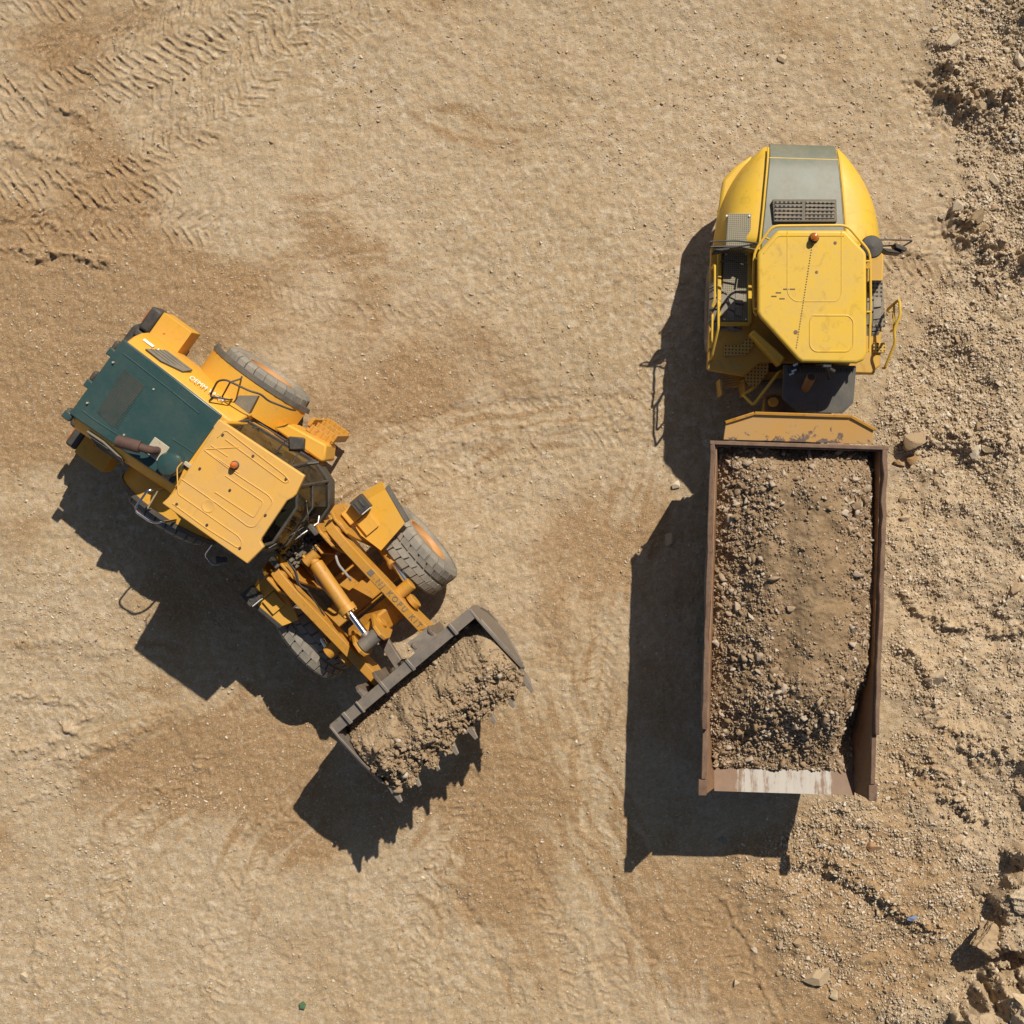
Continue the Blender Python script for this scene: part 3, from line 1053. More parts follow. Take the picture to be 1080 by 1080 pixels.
# hood
sec = lambda w: [(-1.06 * w, 1.15), (-1.08 * w, 1.72), (-1.04 * w, 1.98), (-.95 * w, 2.18), (-.80 * w, 2.335), (.80 * w, 2.335), (.95 * w, 2.18), (1.04 * w, 1.98), (1.08 * w, 1.72), (1.06 * w, 1.15)]
m = mr()
rings = []
for xx, w, dz in ((-3.30, .97, -.03), (-3.24, 1.0, 0), (-2.3, .97, .035), (-1.3, .93, .08), (-.86, .92, .09)):
    rings.append([(xx, a, b + dz) for a, b in sec(w)])
m.loft(rings)
hood = L('hood', m, 'loader_yellow', bevel=.03)
m = mr()
zt = lambda x_: 2.335 + .035 * (x_ + 3.24) / .94
top = lambda x_, h_, d_: [(x_, -h_, zt(x_) + d_), (x_, h_, zt(x_) + d_)]
rr = [(-3.36, .80), (-3.2, .80), (-2.2, .775), (-1.15, .735)]
m.loft([[(a, -b, zt(a) - .05), (a, b, zt(a) - .05), (a, b, zt(a) + .03), (a, -b, zt(a) + .03)] for a, b in rr])
for yy in (.48, -.2, -.86):
    m.box(-3.47, -3.3, yy - .07, yy + .07, 2.2, 2.33)
pan = L('hood_panel', m, 'hood_green', hood, bevel=.02)
m = mr()
m.tube([(-3.2, .6, zt(-3.2) + .03), (-2.2, .57, zt(-2.2) + .03), (-1.5, .53, zt(-1.5) + .03)], .014, 6)
m.tube([(-3.2, -.62, zt(-3.2) + .03), (-2.95, -.63, zt(-3) + .03), (-2.4, -.6, zt(-2.4) + .03)], .014, 6)
m.tube([(-1.62, -.1, zt(-1.6) + .03), (-1.18, -.08, zt(-1.2) + .03)], .012, 6)
L('stiffening_rib', m, 'hood_green', hood)
m = mr()
gp = [Z1(255, 285, 2.38), Z1(335, 350, 2.38), Z1(215, 508, 2.38), Z1(152, 450, 2.38)]
m.M = Matrix.Identity(4)
zg = lambda p: zt((MR.inverted() @ p).x) + .036
m.loft([[(p.x, p.y, zg(p) - .03) for p in gp], [(p.x, p.y, zg(p)) for p in gp]])
ux, uy = (gp[1] - gp[0]), (gp[3] - gp[0])
for k in range(22):
    a = gp[0] + uy * ((k + .5) / 22)
    b_ = a + ux
    m.tube([(a.x, a.y, zg(a) + .001), (b_.x, b_.y, zg(b_) + .001)], .0045, 4)
L('radiator_grille', m, 'grille_dark', hood)
m = MB()
for (x_, y_) in ((215, 260), (369, 362), (117, 414), (257, 535)):
    p = Z1(x_, y_, 2.38)
    m.cyl(p - Vector((0, 0, .03)), p + Vector((0, 0, .035)), .018, n=8)
L('hood_bolts', m, 'cream_paint', hood)
# side vents: lie on the sloping flank of the hood
for sgn in (1, -1):
    m = mr()
    q = [(-2.92, .84, 2.315), (-2.62, 1.0, 2.16), (-2.15, 1.0, 2.19), (-2.05, .89, 2.33), (-2.5, .79, 2.39)]
    q = [(-2.95, .87, 2.30), (-2.70, 1.03, 2.07), (-2.12, 1.02, 2.10), (-2.2, .92, 2.245), (-2.6, .855, 2.315)]
    q = [(a, sgn * b, c) for a, b, c in q]
    nrm = (Vector((0, sgn * .75, .66)))
    m.plate([Vector(p) + nrm * .03 for p in q], nrm, .05)
    for t in (.25, .45, .65, .85):
        a = Vector(q[0]).lerp(Vector(q[1]), t)
        b_ = Vector(q[4]).lerp(Vector(q[2]), t)
        m.tube([a + nrm * .035, b_ + nrm * .035], .012, 5)
    L('side_vent', m, 'mesh_grey', hood, bevel=.006)
nrm = Vector((0, .74, .67))
sl = Matrix(((1, 0, 0, 0), (0, -.67, .74, 0), (0, .74 * -1 * -1, .67, 0), (0, 0, 0, 1)))
tX, tZ = Vector((1, 0, 0.035)).normalized(), nrm.normalized()
tY = tZ.cross(tX)
base = Vector((-2.04, .935, 2.285))
T3 = Matrix(((tX.x, tY.x, tZ.x, base.x), (tX.y, tY.y, tZ.y, base.y), (tX.z, tY.z, tZ.z, base.z), (0, 0, 0, 1)))
lettering('OEMM YAXA', .125, MR @ T3, 'white_paint', LD, hood, space=1.02)
m = mr()
for a, b_ in ((-3.12, -2.90), (-2.82, -2.72)):
    m.plate([(a, 1.0, 2.145), (b_, 1.0, 2.155), (b_, .965, 2.205), (a, .965, 2.195)], nrm, .02)
L('sticker', m, 'white_paint', hood)
# exhaust, air cleaner
m = mr()
m.box(-1.89, -1.57, -.57, -.25, 2.38, 2.435)
ep = L('exhaust_base', m, 'cream_paint', hood, bevel=.01)
m = mr()
m.bend([(-1.72, -.42, 2.42), (-1.72, -.42, 2.66), (-1.84, -.46, 2.74), (-1.95, -.49, 2.75)], .072, 16, .1)
m.bend([(-1.90, -.48, 2.75), (-2.12, -.56, 2.76), (-2.28, -.62, 2.74)], .108, 16, .1)
L('exhaust_pipe', m, 'rusty_pipe', hood)
m = mr()
m.lathe([(2.38, .10), (2.5, .12), (2.52, .2), (2.68, .215), (2.76, .18), (2.80, .05), (2.80, .001)], 32, 'Z', (-1.34, -.44, 0))
L('air_cleaner', m, 'hood_green', hood)
m = mr()
m.box(-1.20, -1.05, -.34, -.27, 2.40, 2.50)
L('bracket', m, 'cream_paint', hood, bevel=.01)
m = mr()
m.box(-1.40, -1.25, -.74, -.64, 2.40, 2.44)
L('bracket', m, 'cream_paint', hood, bevel=.01)

# cab
roof_px = [(230.8, 441.9), (321.1, 501.7), (312.5, 521), (309, 524.5), (302.5, 528), (276, 567), (274.5, 571), (278, 577), (260.6, 594.7), (170.6, 530.8), (181, 521.5), (184, 519), (225, 452.5), (224.7, 450)]
m = MB()
rp = [W(a, b, 3.55) for a, b in roof_px]
m.prism([(p.x, p.y) for p in rp], 3.43, 3.55)
cab_m = mr()
lowp = [(-.84, .86), (.55, .96), (.95, .82), (1.22, .45), (1.24, -.40), (.98, -.72), (.6, -.86), (-.84, -.86)]
cab_m.prism([(-.84, .86), (.55, .93), (.62, .90), (.62, -.84), (-.84, -.86)], 1.30, 2.02)
cab_m.prism([(-.84, -.84), (-.76, -.84), (-.76, .84), (-.84, .84)], 2.02, 3.43)
cab = L('cab', cab_m, 'loader_yellow', bevel=.025)
roof = L('cab_roof', m, 'loader_roof_yellow', cab, bevel=.03, seg=3)
m = MB()
beads = [[(610, 545), (640, 515), (868, 690), (884, 712), (866, 718), (640, 552)],
         [(690, 612 - 30), (556, 590), (680, 683), (805, 765), (822, 790), (752, 884), (728, 884), (600, 790), (470, 700)],
         [(640, 690), (785, 790), (748, 850), (600, 752)],
         [(476, 640), (456, 660), (460, 760), (478, 772), (690, 920), (706, 946), (690, 966), (560, 884), (440, 796)]]
for bd in beads:
    m.bend([Z1(x_, y_, 3.552) for x_, y_ in bd], .011, 6, .05)
for a, b_ in (((690, 680), (560, 590)), ((585, 575), (650, 618))):
    m.tube([Z1(*a, 3.552), Z1(*b_, 3.552)], .010, 6)
L('pressed_rib', m, 'loader_roof_yellow', cab)
m = MB()
for (x_, y_) in ((630, 535), (745, 615), (870, 703), (543, 663), (657, 745), (792, 840), (455, 798), (570, 877), (695, 965)):
    p = Z1(x_, y_, 3.55)
    m.cyl(p - Vector((0, 0, .01)), p + Vector((0, 0, .02)), .026, .02, n=10)
L('roof_bolts', m, 'black_plastic', cab)
m = MB()
p = Z1(575, 805, 3.55)
m.lathe([(3.545, .115), (3.558, .11), (3.56, .10), (3.556, .09), (3.556, .001)], 28, 'Z', (p.x, p.y, 0))
L('roof_disc', m, 'loader_roof_yellow', cab)
p = Z1(676, 650, 3.55)
m = MB()
m.lathe([(3.54, .075), (3.57, .075), (3.58, .06), (3.58, .001)], 20, 'Z', (p.x, p.y, 0))
L('beacon_base', m, 'black_plastic', cab)
m = MB()
m.lathe([(3.578, .058), (3.66, .056), (3.70, .04), (3.715, .001)], 20, 'Z', (p.x, p.y, 0))
L('beacon', m, 'amber', cab)
topp = [(-.78, .72), (.45, .76), (.80, .64), (1.0, .36), (1.02, -.34), (.84, -.58), (.5, -.72), (-.78, -.72)]
m = mr()
m.mi = 0
nm_ = mr()
nm_.prism([(.625, .93), (.95, .80), (1.20, .44), (1.22, -.39), (.97, -.71), (.625, -.84)], 1.45, 1.99)
nm_.prism([(-.75, .80), (.62, .86), (.62, -.80), (-.75, -.80)], 2.021, 2.03)
L('cab_floor', nm_, 'black_plastic', cab, bevel=.02)
rl = [(a * .985, b * .985, 2.02) for a, b in lowp]
rt = [(a * .985, b * .985, 3.43) for a, b in topp]
n = len(rl)
for i in range(n - 1):
    m.add([rl[i], rl[i + 1], rt[i + 1], rt[i]], [(3, 2, 1, 0)])
L('cab_glass', m, 'cab_glass', cab, smooth=0)
m = mr()
for i in (0, 1, 2, 5, 6, 7):
    m.tube([(lowp[i][0], lowp[i][1], 2.0), (topp[i][0], topp[i][1], 3.44)], .028 if i in (2, 5) else .04, 6)
m.tube([(a, b, 2.03) for a, b in lowp], .028, 6, True)
m.tube([(a, b, 3.42) for a, b in topp], .028, 6, True)
m.tube([(a, b, 2.75) for a, b in [tuple((Vector(lowp[i]) * .48 + Vector(topp[i]) * .52)) for i in (2, 3, 4, 5)]], .018, 6)
L('window_frame', m, 'black_plastic', cab)
m = mr()
m.box(-.45, .1, -.28, .28, 2.02, 2.2)
m.loft([[(-.5, -.27, 2.15), (-.36, -.27, 2.15), (-.36, .27, 2.15), (-.5, .27, 2.15)], [(-.66, -.24, 2.9), (-.56, -.24, 2.9), (-.56, .24, 2.9), (-.66, .24, 2.9)]])
L('seat', m, 'seat_cloth', cab, bevel=.04)
m = mr()
m.tube([(.45 + .2 * math.cos(a) * .9, .2 * math.sin(a), 2.55 + .09 * math.cos(a)) for a in [k * math.pi / 8 for k in range(16)]], .02, 6, True)
m.tube([(.45, 0, 2.55), (.75, 0, 2.05)], .03, 6)
m.box(.62, 1.05, -.55, .45, 2.02, 2.22)
m.box(.2, .45, -.6, -.4, 2.02, 2.45)
L('steering_wheel', m, 'black_plastic', cab, bevel=.01)
m = mr()
m.tube([(1.13, -.30, 2.5), (1.26, .15, 2.25), (1.2, .25, 2.2)], .014, 5)
m.tube([(.98, -.5, 3.2), (1.15, .0, 2.6)], .011, 5)
m.tube([(1.05, .52, 3.3), (1.2, .1, 2.6)], .011, 5)
L('wiper', m, 'chrome', cab)
# guard grid seen behind the right half of the windscreen
m = mr()
for k in range(6):
    m.box(.80, 1.12, -.62 + k * .11, -.60 + k * .11, 2.24, 2.26)
for k in range(4):
    m.box(.80 + k * .09, .82 + k * .09, -.64, .0, 2.262, 2.28)
L('floor_grid', m, 'boom_yellow', cab)
# mirrors
m = MB()
m.bend([Z1(830, 605, 2.95), Z1(870, 555, 2.95), Z1(905, 548, 2.9)], .014, 6, .05)
L('mirror_arm', m, 'black_plastic', cab)
m = MB()
m.bend([Z1(890, 650, 2.95), Z1(925, 590, 2.9)], .014, 6, .05)
L('mirror_arm', m, 'black_plastic', cab)
m = MB()
m.tube([Z1(885, 652, 2.5), Z1(995, 640, 2.4)], .03, 6)
L('grab_bar', m, 'black_plastic', cab)
m = MB()
m.loft([[Z1(878, 545, 2.72), Z1(945, 550, 2.72), Z1(942, 600, 2.72), Z1(880, 598, 2.72)], [Z1(880, 540, 3.0), Z1(940, 545, 3.0), Z1(935, 590, 3.0), Z1(882, 592, 3.0)]])
L('mirror', m, 'black_plastic', cab, bevel=.02)
m = MB()
m.bend([Z4(935, 765, 2.6), Z4(865, 860, 2.6), Z4(935, 955, 2.5), Z4(1000, 950, 2.5)], .014, 6, .05)
L('mirror_arm', m, 'chrome', cab)
m = MB()
m.loft([[Z4(960, 870, 2.2), Z4(1080, 880, 2.2), Z4(1080, 930, 2.2), Z4(970, 940, 2.2)], [Z4(960, 870, 2.5), Z4(1080, 880, 2.5), Z4(1080, 930, 2.5), Z4(970, 940, 2.5)]])
L('mirror', m, 'black_plastic', cab, bevel=.02)

# rear fenders
for sgn in (1, -1):
    m = mr()
    rings = []
    yo, yi = (1.47, .94) if sgn > 0 else (1.40, .94)
    for k in range(15):
        a = R_(22 + k * (146 / 14))
        c, s = math.cos(a), math.sin(a)
        X0, z0 = -1.26, .84
        rings.append([(X0 + 1.10 * c, sgn * yi, z0 + 1.10 * s), (X0 + 1.10 * c, sgn * yo, z0 + 1.10 * s), (X0 + 1.06 * c, sgn * yo, z0 + 1.06 * s), (X0 + 1.06 * c, sgn * yi, z0 + 1.06 * s)])
    m.loft(rings)
    f = L('fender', m, 'loader_yellow')
    m = mr()
    rings = []
    for k in range(15):
        a = R_(18 + k * (154 / 14))
        c, s = math.cos(a), math.sin(a)
        y0_, y1_ = sgn * (yo + .002), sgn * (yo + .09)
        rings.append([(X0 + 1.12 * c, y0_, z0 + 1.12 * s), (X0 + 1.10 * c, y1_, z0 + 1.10 * s), (X0 + 1.03 * c, y1_, z0 + 1.03 * s), (X0 + 1.03 * c, y0_, z0 + 1.03 * s)])
    m.loft(rings)
    L('rubber_edge', m, 'rubber_trim', f)
# left walkway: box, step, grips, ladder
m = mr()
m.prism([(-.42, .99), (-.28, 1.20), (.52, 1.30), (.66, 1.05), (.62, .99)], 1.05, 1.86)
tank = L('tank_box', m, 'loader_yellow', bevel=.04)
m = MB()
m.bend([Z1(725, 482, 1.93), Z1(760, 485, 1.95), Z1(860, 550, 1.95), Z1(900, 575, 1.9)], .016, 6, .06)
L('hose', m, 'black_plastic', tank)
m = MB()
q = [Z1(690, 385, 2.02), Z1(765, 385, 2.02), Z1(722, 468, 2.02), Z1(655, 425, 2.02)]
m.loft([[(p.x, p.y, 1.9) for p in q], [(p.x, p.y, 2.02) for p in q]])
L('step_plate', m, 'mesh_grey', tank, bevel=.01)
m = MB()
m.bend([Z1(600, 402, 2.0), Z1(582, 385, 2.5), Z1(610, 330, 2.6), Z1(640, 325, 2.6), Z1(735, 370, 2.6), Z1(775, 380, 2.5), Z1(800, 405, 2.4), Z1(890, 440, 2.2), Z1(905, 442, 1.9)], .018, 8, .08)
m.bend([Z1(582, 388, 2.5), Z1(655, 402, 2.35), Z1(665, 400, 2.0)], .016, 8, .05)
m.bend([Z1(625, 395, 2.05), Z1(658, 335, 2.55), Z1(700, 322, 2.45), Z1(702, 315, 2.0)], .016, 8, .05)
m.bend([Z1(706, 532, 2.0), Z1(704, 508, 2.15), Z1(765, 508, 2.15), Z1(764, 535, 2.0)], .013, 8, .03)
L('handrail', m, 'black_plastic')
m = mr()
for k in range(4):
    z_ = .42 + k * .34
    yy = 1.52 - k * .05
    m.box(-.02, .48, yy - .12, yy + .03, z_ - .02, z_ + .02)
    for j in range(4):
        m.box(.05 + j * .11, .07 + j * .11, yy - .12, yy + .05, z_ + .02, z_ + .035)
m.side([(-.05, .36), (.0, .36), (.02, 1.5), (-.05, 1.5)], 1.35, 1.5)
m.side([(.46, .36), (.51, .36), (.53, 1.5), (.47, 1.5)], 1.35, 1.5)
L('ladder', m, 'boom_yellow', bevel=.006)
# right side grips
m = MB()
m.bend([Z4(520, 235, 1.9), Z4(380, 240, 2.3), Z4(320, 245, 2.35), Z4(210, 400, 2.3), Z4(213, 450, 2.3), Z4(360, 550, 2.3), Z4(480, 545, 2.2), Z4(590, 525, 1.9)], .02, 8, .08)
m.bend([Z4(420, 245, 2.3), Z4(320, 415, 2.0), Z4(430, 405, 1.85)], .018, 8, .04)
m.bend([Z4(265, 440, 1.4), Z4(310, 425, 1.5), Z4(470, 540, 1.5), Z4(600, 605, 1.4)], .02, 8, .04)
L('handrail', m, 'chrome')
m = mr()
m.prism([(-.42, -.95), (-.3, -1.28), (.45, -1.22), (.55, -.9)], 1.05, 1.72)
L('tank_box', m, 'loader_yellow', bevel=.04)

# ---------------------------------------------------------------- front half
fo = W(330, 600, 1.5)
fo = Vector((fo.x, fo.y, 0)) + Vector((math.cos(R_(40)), math.sin(R_(40)), 0)) * .27
MF = Matrix.Translation(fo) @ Matrix.Rotation(R_(-50), 4, 'Z')
Z2 = lambda x, y, h: W(260 + x / 3.375, 480 + y / 3.375, h)
Z5 = lambda x, y, h: W(270 + x / 8.308, 500 + y / 8.308, h)


def mf():
    return MB(MF)


m = mf()
m.box(-.55, 1.15, -.48, .48, .55, 1.0)
m.box(.7, 1.1, -1.0, 1.0, .66, 1.1)
m.cyl((-.62, 0, .6), (-.62, 0, 1.5), .2)
m.box(-.95, -.5, -.16, .16, .7, .95)
m.box(-.95, -.5, -.16, .16, 1.2, 1.4)
ff = L('front_frame', m, 'boom_yellow', bevel=.02)
m = mf()
for sgn in (1, -1):
    for yy in (.44, .78):
        m.side([(-.62, .8), (.45, .8), (.42, 1.15), (.12, 2.05), (-.02, 2.33), (-.34, 2.38), (-.52, 2.2), (-.62, 1.6)], sgn * yy - .025, sgn * yy + .025)
    m.cyl((-.2, sgn * .40, 2.22), (-.2, sgn * .82, 2.22), .11)
m.box(-.56, -.50, -.41, .41, 1.0, 2.1)
m.box(-.45, .1, -.41, .41, 1.35, 1.41)
m.box(.35, .42, -.41, .41, .95, 1.25)
m.side([(-.3, 1.4), (.05, 1.4), (-.05, 2.15), (-.25, 2.15)], .16, .20)
m.side([(-.3, 1.4), (.05, 1.4), (-.05, 2.15), (-.25, 2.15)], -.13, -.09)
L('loader_tower', m, 'boom_yellow', ff, bevel=.012)
m = mf()
m.box(-.56, -.34, .33, .42, 2.26, 2.42)
L('rubber_stop', m, 'rubber_trim', ff, bevel=.02)
m = mf()
m.box(-.56, -.34, -.56, -.47, 2.26, 2.42)
L('rubber_stop', m, 'rubber_trim', ff, bevel=.02)
m = mf()
for k in range(4):
    m.tube([(-.48 + k * .09, .12, 2.15), (-.48 + k * .09, .34, 2.15)], .008, 4)
for k in range(3):
    m.tube([(-.50, .14 + k * .09, 2.155), (-.18, .14 + k * .09, 2.155)], .008, 4)
L('mesh_guard', m, 'black_plastic', ff)
# valve block and hoses behind the tower
m = mf()
q = random.Random(3)
m.box(-.44, -.22, -.36, .14, 1.45, 1.95)
for k in range(46):
    a, b_ = q.uniform(-.54, -.12), q.uniform(-.44, .16)
    c = q.uniform(1.95, 2.1)
    s = q.uniform(.012, .034)
    m.box(a - s, a + s, b_ - s, b_ + s, c - .08, c + s)
L('valve_block', m, 'mesh_grey', ff, bevel=.006)
m = mf()
for k in range(9):
    yy = -.38 + k * .085
    m.bend([(-.35, yy, 1.9), (-.42, yy + .02, 2.12), (-.7, yy * .6, 2.0), (-.95, yy * .5, 1.5)], .016, 6, .1)
L('hose_bundle', m, 'black_plastic', ff)
m = MB()
m.bend([Z5(715, 690, 2.1), Z5(700, 720, 2.15), Z5(720, 790, 2.15), Z5(815, 905, 2.05), Z5(830, 930, 1.95)], .022, 8, .08)
m.bend([Z5(512, 850, 2.0), Z5(515, 880, 2.1), Z5(540, 950, 2.1), Z5(635, 1045, 2.0), Z5(650, 1070, 1.9)], .022, 8, .08)
L('hose', m, 'hose_grey', ff)
m = MB()
m.bend([Z5(275, 760, 2.45), Z5(340, 850, 2.42), Z5(365, 970, 2.4), Z5(440, 1010, 2.35), Z5(500, 1090, 2.2), Z5(600, 1240, 2.0)], .014, 6, .06)
m.bend([Z5(285, 770, 2.47), Z5(352, 855, 2.44), Z5(380, 975, 2.42), Z5(455, 1015, 2.37)], .014, 6, .06)
L('hydraulic_hose', m, 'black_plastic', ff)
# small handles on the tower side
m = mf()
for k in range(4):
    m.tube([(-.45 + .12 * k, .95, 1.95), (-.45 + .12 * k, 1.25, 1.88)], .012, 5)
m.tube([(-.45, .97, 1.96), (-.05, .97, 1.96)], .012, 5)
m.tube([(-.45, 1.2, 1.9), (-.05, 1.2, 1.9)], .012, 5)
L('step_grille', m, 'boom_yellow', ff)

# boom arms
prof = [(-.36, 2.30), (-.22, 2.37), (.2, 2.36), (.65, 2.243), (1.75, 1.95), (2.34, 1.79), (2.52, 1.36), (2.50, 1.18), (2.36, 1.12), (2.0, 1.28), (1.5, 1.52), (.9, 1.72), (.2, 1.98), (-.3, 2.10)]
for sgn in (1, -1):
    m = mf()
    m.side(prof, sgn * .62 - .085, sgn * .62 + .085)
    arm = L('boom_arm', m, 'boom_yellow', bevel=.012)
    m = mf()
    m.cyl((2.42, sgn * .45, 1.25), (2.42, sgn * .79, 1.25), .13)
    L('pin_boss', m, 'boom_yellow', arm, bevel=.01)
    m = mf()
    m.cyl((1.35, sgn * .60, 1.78), (1.35, sgn * .98, 1.78), .12)
    L('pin_boss', m, 'boom_yellow', arm, bevel=.01)
    m = mf()
    m.cyl((1.62, sgn * .74, 1.72), (1.62, sgn * .84, 1.72), .15)
    L('pin_boss', m, 'boom_yellow', arm, bevel=.01)
    if sgn > 0:
        tX = Vector((.94, 0, -.25)).normalized()
        tY = Vector((0, 1, 0))
        tZ = tX.cross(tY)
        b0 = Vector((.70, sgn * .625, 2.235))
        T4 = Matrix(((tX.x, tY.x, tZ.x, b0.x), (tX.y, tY.y, tZ.y, b0.y), (tX.z, tY.z, tZ.z, b0.z), (0, 0, 0, 1)))
        lettering('\u25a0 NJ KOPU KITAN', .14, MF @ T4, 'letter_grey', LD, arm, space=1.5, th=.003)
    # lift cylinder outside the arm
    m = mf()
    m.cyl((-.1, sgn * .92, 1.02), (.88, sgn * .92, 1.58), .095)
    m.cyl((.82, sgn * .92, 1.545), (.90, sgn * .92, 1.59), .115)
    cy = L('lift_cylinder', m, 'boom_yellow', bevel=.008)
    m = mf()
    m.cyl((.88, sgn * .92, 1.58), (1.30, sgn * .92, 1.76), .05)
    L('piston_rod', m, 'chrome', cy)
m = mf()
m.loft([[(1.22, -.53, 1.42), (1.60, -.53, 1.30), (1.74, -.53, 1.62), (1.40, -.53, 1.86)], [(1.22, .53, 1.42), (1.60, .53, 1.30), (1.74, .53, 1.62), (1.40, .53, 1.86)]])
L('cross_tube', m, 'boom_yellow', bevel=.05)
# tilt cylinder, bell crank, link
m = mf()
m.tube([(-.12, -.03, 2.08), (.0, -.03, 2.1), (.02, -.03, 2.1), (.92, -.09, 2.2), (.93, -.09, 2.2), (1.05, -.10, 2.215)], [.07, .09, .125, .125, .155, .155], 24)
m.cyl((-.12, -.16, 2.08), (-.12, .10, 2.08), .10)
for k in range(8):
    a = k * math.pi / 4
    m.cyl((1.02, -.10 + .13 * math.cos(a), 2.21 + .13 * math.sin(a)), (1.09, -.10 + .13 * math.cos(a), 2.215 + .13 * math.sin(a)), .018, n=6)
tc_ = L('tilt_cylinder', m, 'boom_yellow')
m = mf()
m.cyl((1.05, -.10, 2.215), (1.52, -.12, 2.26), .06)
L('piston_rod', m, 'chrome', tc_)
m = mf()
m.cyl((1.50, -.125, 2.255), (1.62, -.125, 2.27), .085)
m.cyl((1.66, -.30, 2.27), (1.66, .06, 2.27), .13)
L('rod_eye', m, 'worn_steel', tc_)
m = mf()
bp = [(1.32, 1.88), (1.52, 2.36), (1.70, 2.44), (1.82, 2.34), (1.85, 2.05), (1.78, 1.55), (1.66, 1.2), (1.5, 1.2), (1.42, 1.55)]
m.side(bp, .07, .13)
m.side(bp, -.38, -.32)
m.cyl((1.52, -.42, 1.85), (1.52, .18, 1.85), .14)
bc = L('bell_crank', m, 'boom_yellow', bevel=.01)
m = mf()
m.loft([[(1.55, -.22, 1.22), (1.55, -.04, 1.22), (1.55, -.04, 1.38), (1.55, -.22, 1.38)], [(2.44, -.22, 1.72), (2.44, -.04, 1.72), (2.44, -.04, 1.88), (2.44, -.22, 1.88)]])
L('bucket_link', m, 'worn_steel', bc, bevel=.015)
# front fenders and lamps
for sgn in (1, -1):
    m = mf()
    fs_ = 0 if sgn > 0 else .36
    fp = [(-.34, 1.12), (-.22, 1.72 - fs_), (.46, 1.60 - fs_), (.56, .96), (.12, .86), (-.2, .9)]
    m.prism([(a, sgn * b) for a, b in fp], 1.84, 1.90)
    m.loft([[(-.34, sgn * 1.12, 1.84), (-.22, sgn * (1.72 - fs_), 1.84), (-.22, sgn * (1.72 - fs_), 1.895), (-.34, sgn * 1.12, 1.895)],
            [(-.52, sgn * 1.12, 1.45), (-.42, sgn * (1.70 - fs_), 1.45), (-.40, sgn * (1.70 - fs_), 1.50), (-.50, sgn * 1.12, 1.50)]])
    m.box(-.1, .2, min(sgn * .95, sgn * 1.22), max(sgn * .95, sgn * 1.22), 1.90, 1.96)
    fd = L('fender', m, 'loader_yellow', bevel=.02)
    m = mf()
    m.plate([(-.24, sgn * (1.722 - fs_), 1.905), (.46, sgn * (1.602 - fs_), 1.905), (.47, sgn * (1.69 - fs_), 1.87), (-.26, sgn * (1.81 - fs_), 1.87)], (0, 0, 1), .07)
    L('rubber_edge', m, 'rubber_trim', fd, bevel=.015)
    m = mf()
    m.box(-.42, -.14, min(sgn * 1.13, sgn * 1.38), max(sgn * 1.13, sgn * 1.38), 1.99, 2.2)
    m.box(-.36, -.20, min(sgn * 1.18, sgn * 1.22), max(sgn * 1.18, sgn * 1.22), 2.2, 2.212)
    m.box(-.36, -.20, min(sgn * 1.27, sgn * 1.31), max(sgn * 1.27, sgn * 1.31), 2.2, 2.212)
    m.cyl((-.28, sgn * 1.2, 1.8), (-.28, sgn * 1.2, 2.02), .03)
    hl = L('headlamp', m, 'black_plastic', fd, bevel=.02)
    m = mf()
    m.box(-.138, -.12, min(sgn * 1.16, sgn * 1.35), max(sgn * 1.16, sgn * 1.35), 2.03, 2.17)
    L('lens', m, 'white_paint', hl)
    m = mf()
    m.box(-.40, -.12, min(sgn * .84, sgn * 1.16), max(sgn * .84, sgn * 1.16), 1.70, 1.98)
    L('lamp_bracket', m, 'loader_yellow', fd, bevel=.02)

for M_, xx, yy in ((MR, -1.26, 1.37), (MF, .9, 1.27)):
    for sgn in (1, -1):
        place_wheel('loader', .88, .66, 25, LD, M_, (xx, sgn * yy + (.12 if xx > 0 and sgn < 0 else 0), .86), sgn < 0)

# bucket
BW = 1.56
inner = [(2.44, 2.36), (2.44, 2.0), (2.50, 1.6), (2.64, 1.30), (2.86, 1.17), (3.10, 1.27), (3.40, 1.62), (3.74, 2.03)]
outer = [(3.78, 1.98), (3.43, 1.55), (3.12, 1.19), (2.88, 1.08), (2.59, 1.23), (2.43, 1.56), (2.37, 2.0), (2.37, 2.36)]
m = mf()
m.side(inner + outer, -BW, BW)
bk = L('bucket', m, 'bucket_dark_steel', bevel=.008)
for sgn in (1, -1):
    m = mf()
    m.mi = 0
    sp_ = [(2.36, 2.44), (2.60, 2.46), (3.2, 2.36), (3.74, 2.16), (3.80, 2.03), (3.43, 1.53), (3.12, 1.16), (2.88, 1.05), (2.57, 1.2), (2.41, 1.55), (2.35, 2.0)]
    m.side(sp_, sgn * (BW + .002), sgn * (BW + .045))
    m.tube([(2.62, sgn * (BW + .05), 2.40), (3.2, sgn * (BW + .05), 2.30), (3.70, sgn * (BW + .05), 2.12)], .03, 6)
    m.tube([(2.46, sgn * (BW + .05), 1.6), (2.62, sgn * (BW + .05), 1.26), (2.9, sgn * (BW + .05), 1.10), (3.12, sgn * (BW + .05), 1.22), (3.7, sgn * (BW + .05), 1.95)], .026, 6)
    L('side_plate', m, 'worn_steel', bk, bevel=.008)
m = mf()
m.box(2.335, 2.54, -BW - .02, BW + .02, 2.365, 2.44)
for yy, w_, in ((1.15, .03), (-.95, .02), (-1.25, .035), (.18, .03), (-.42, .03)):
    m.box(2.32, 2.56, yy - w_, yy + w_, 2.44, 2.50 if abs(yy) > .5 else 2.47)
L('spill_guard', m, 'worn_steel', bk, bevel=.01)
m = mf()
for yy in (.42, .80, -.44, -.82):
    m.side([(2.40, 2.38), (2.40, 1.5), (2.30, 1.2), (2.2, 1.28), (2.18, 1.8), (2.12, 2.30), (2.2, 2.40)], yy - .03, yy + .03)
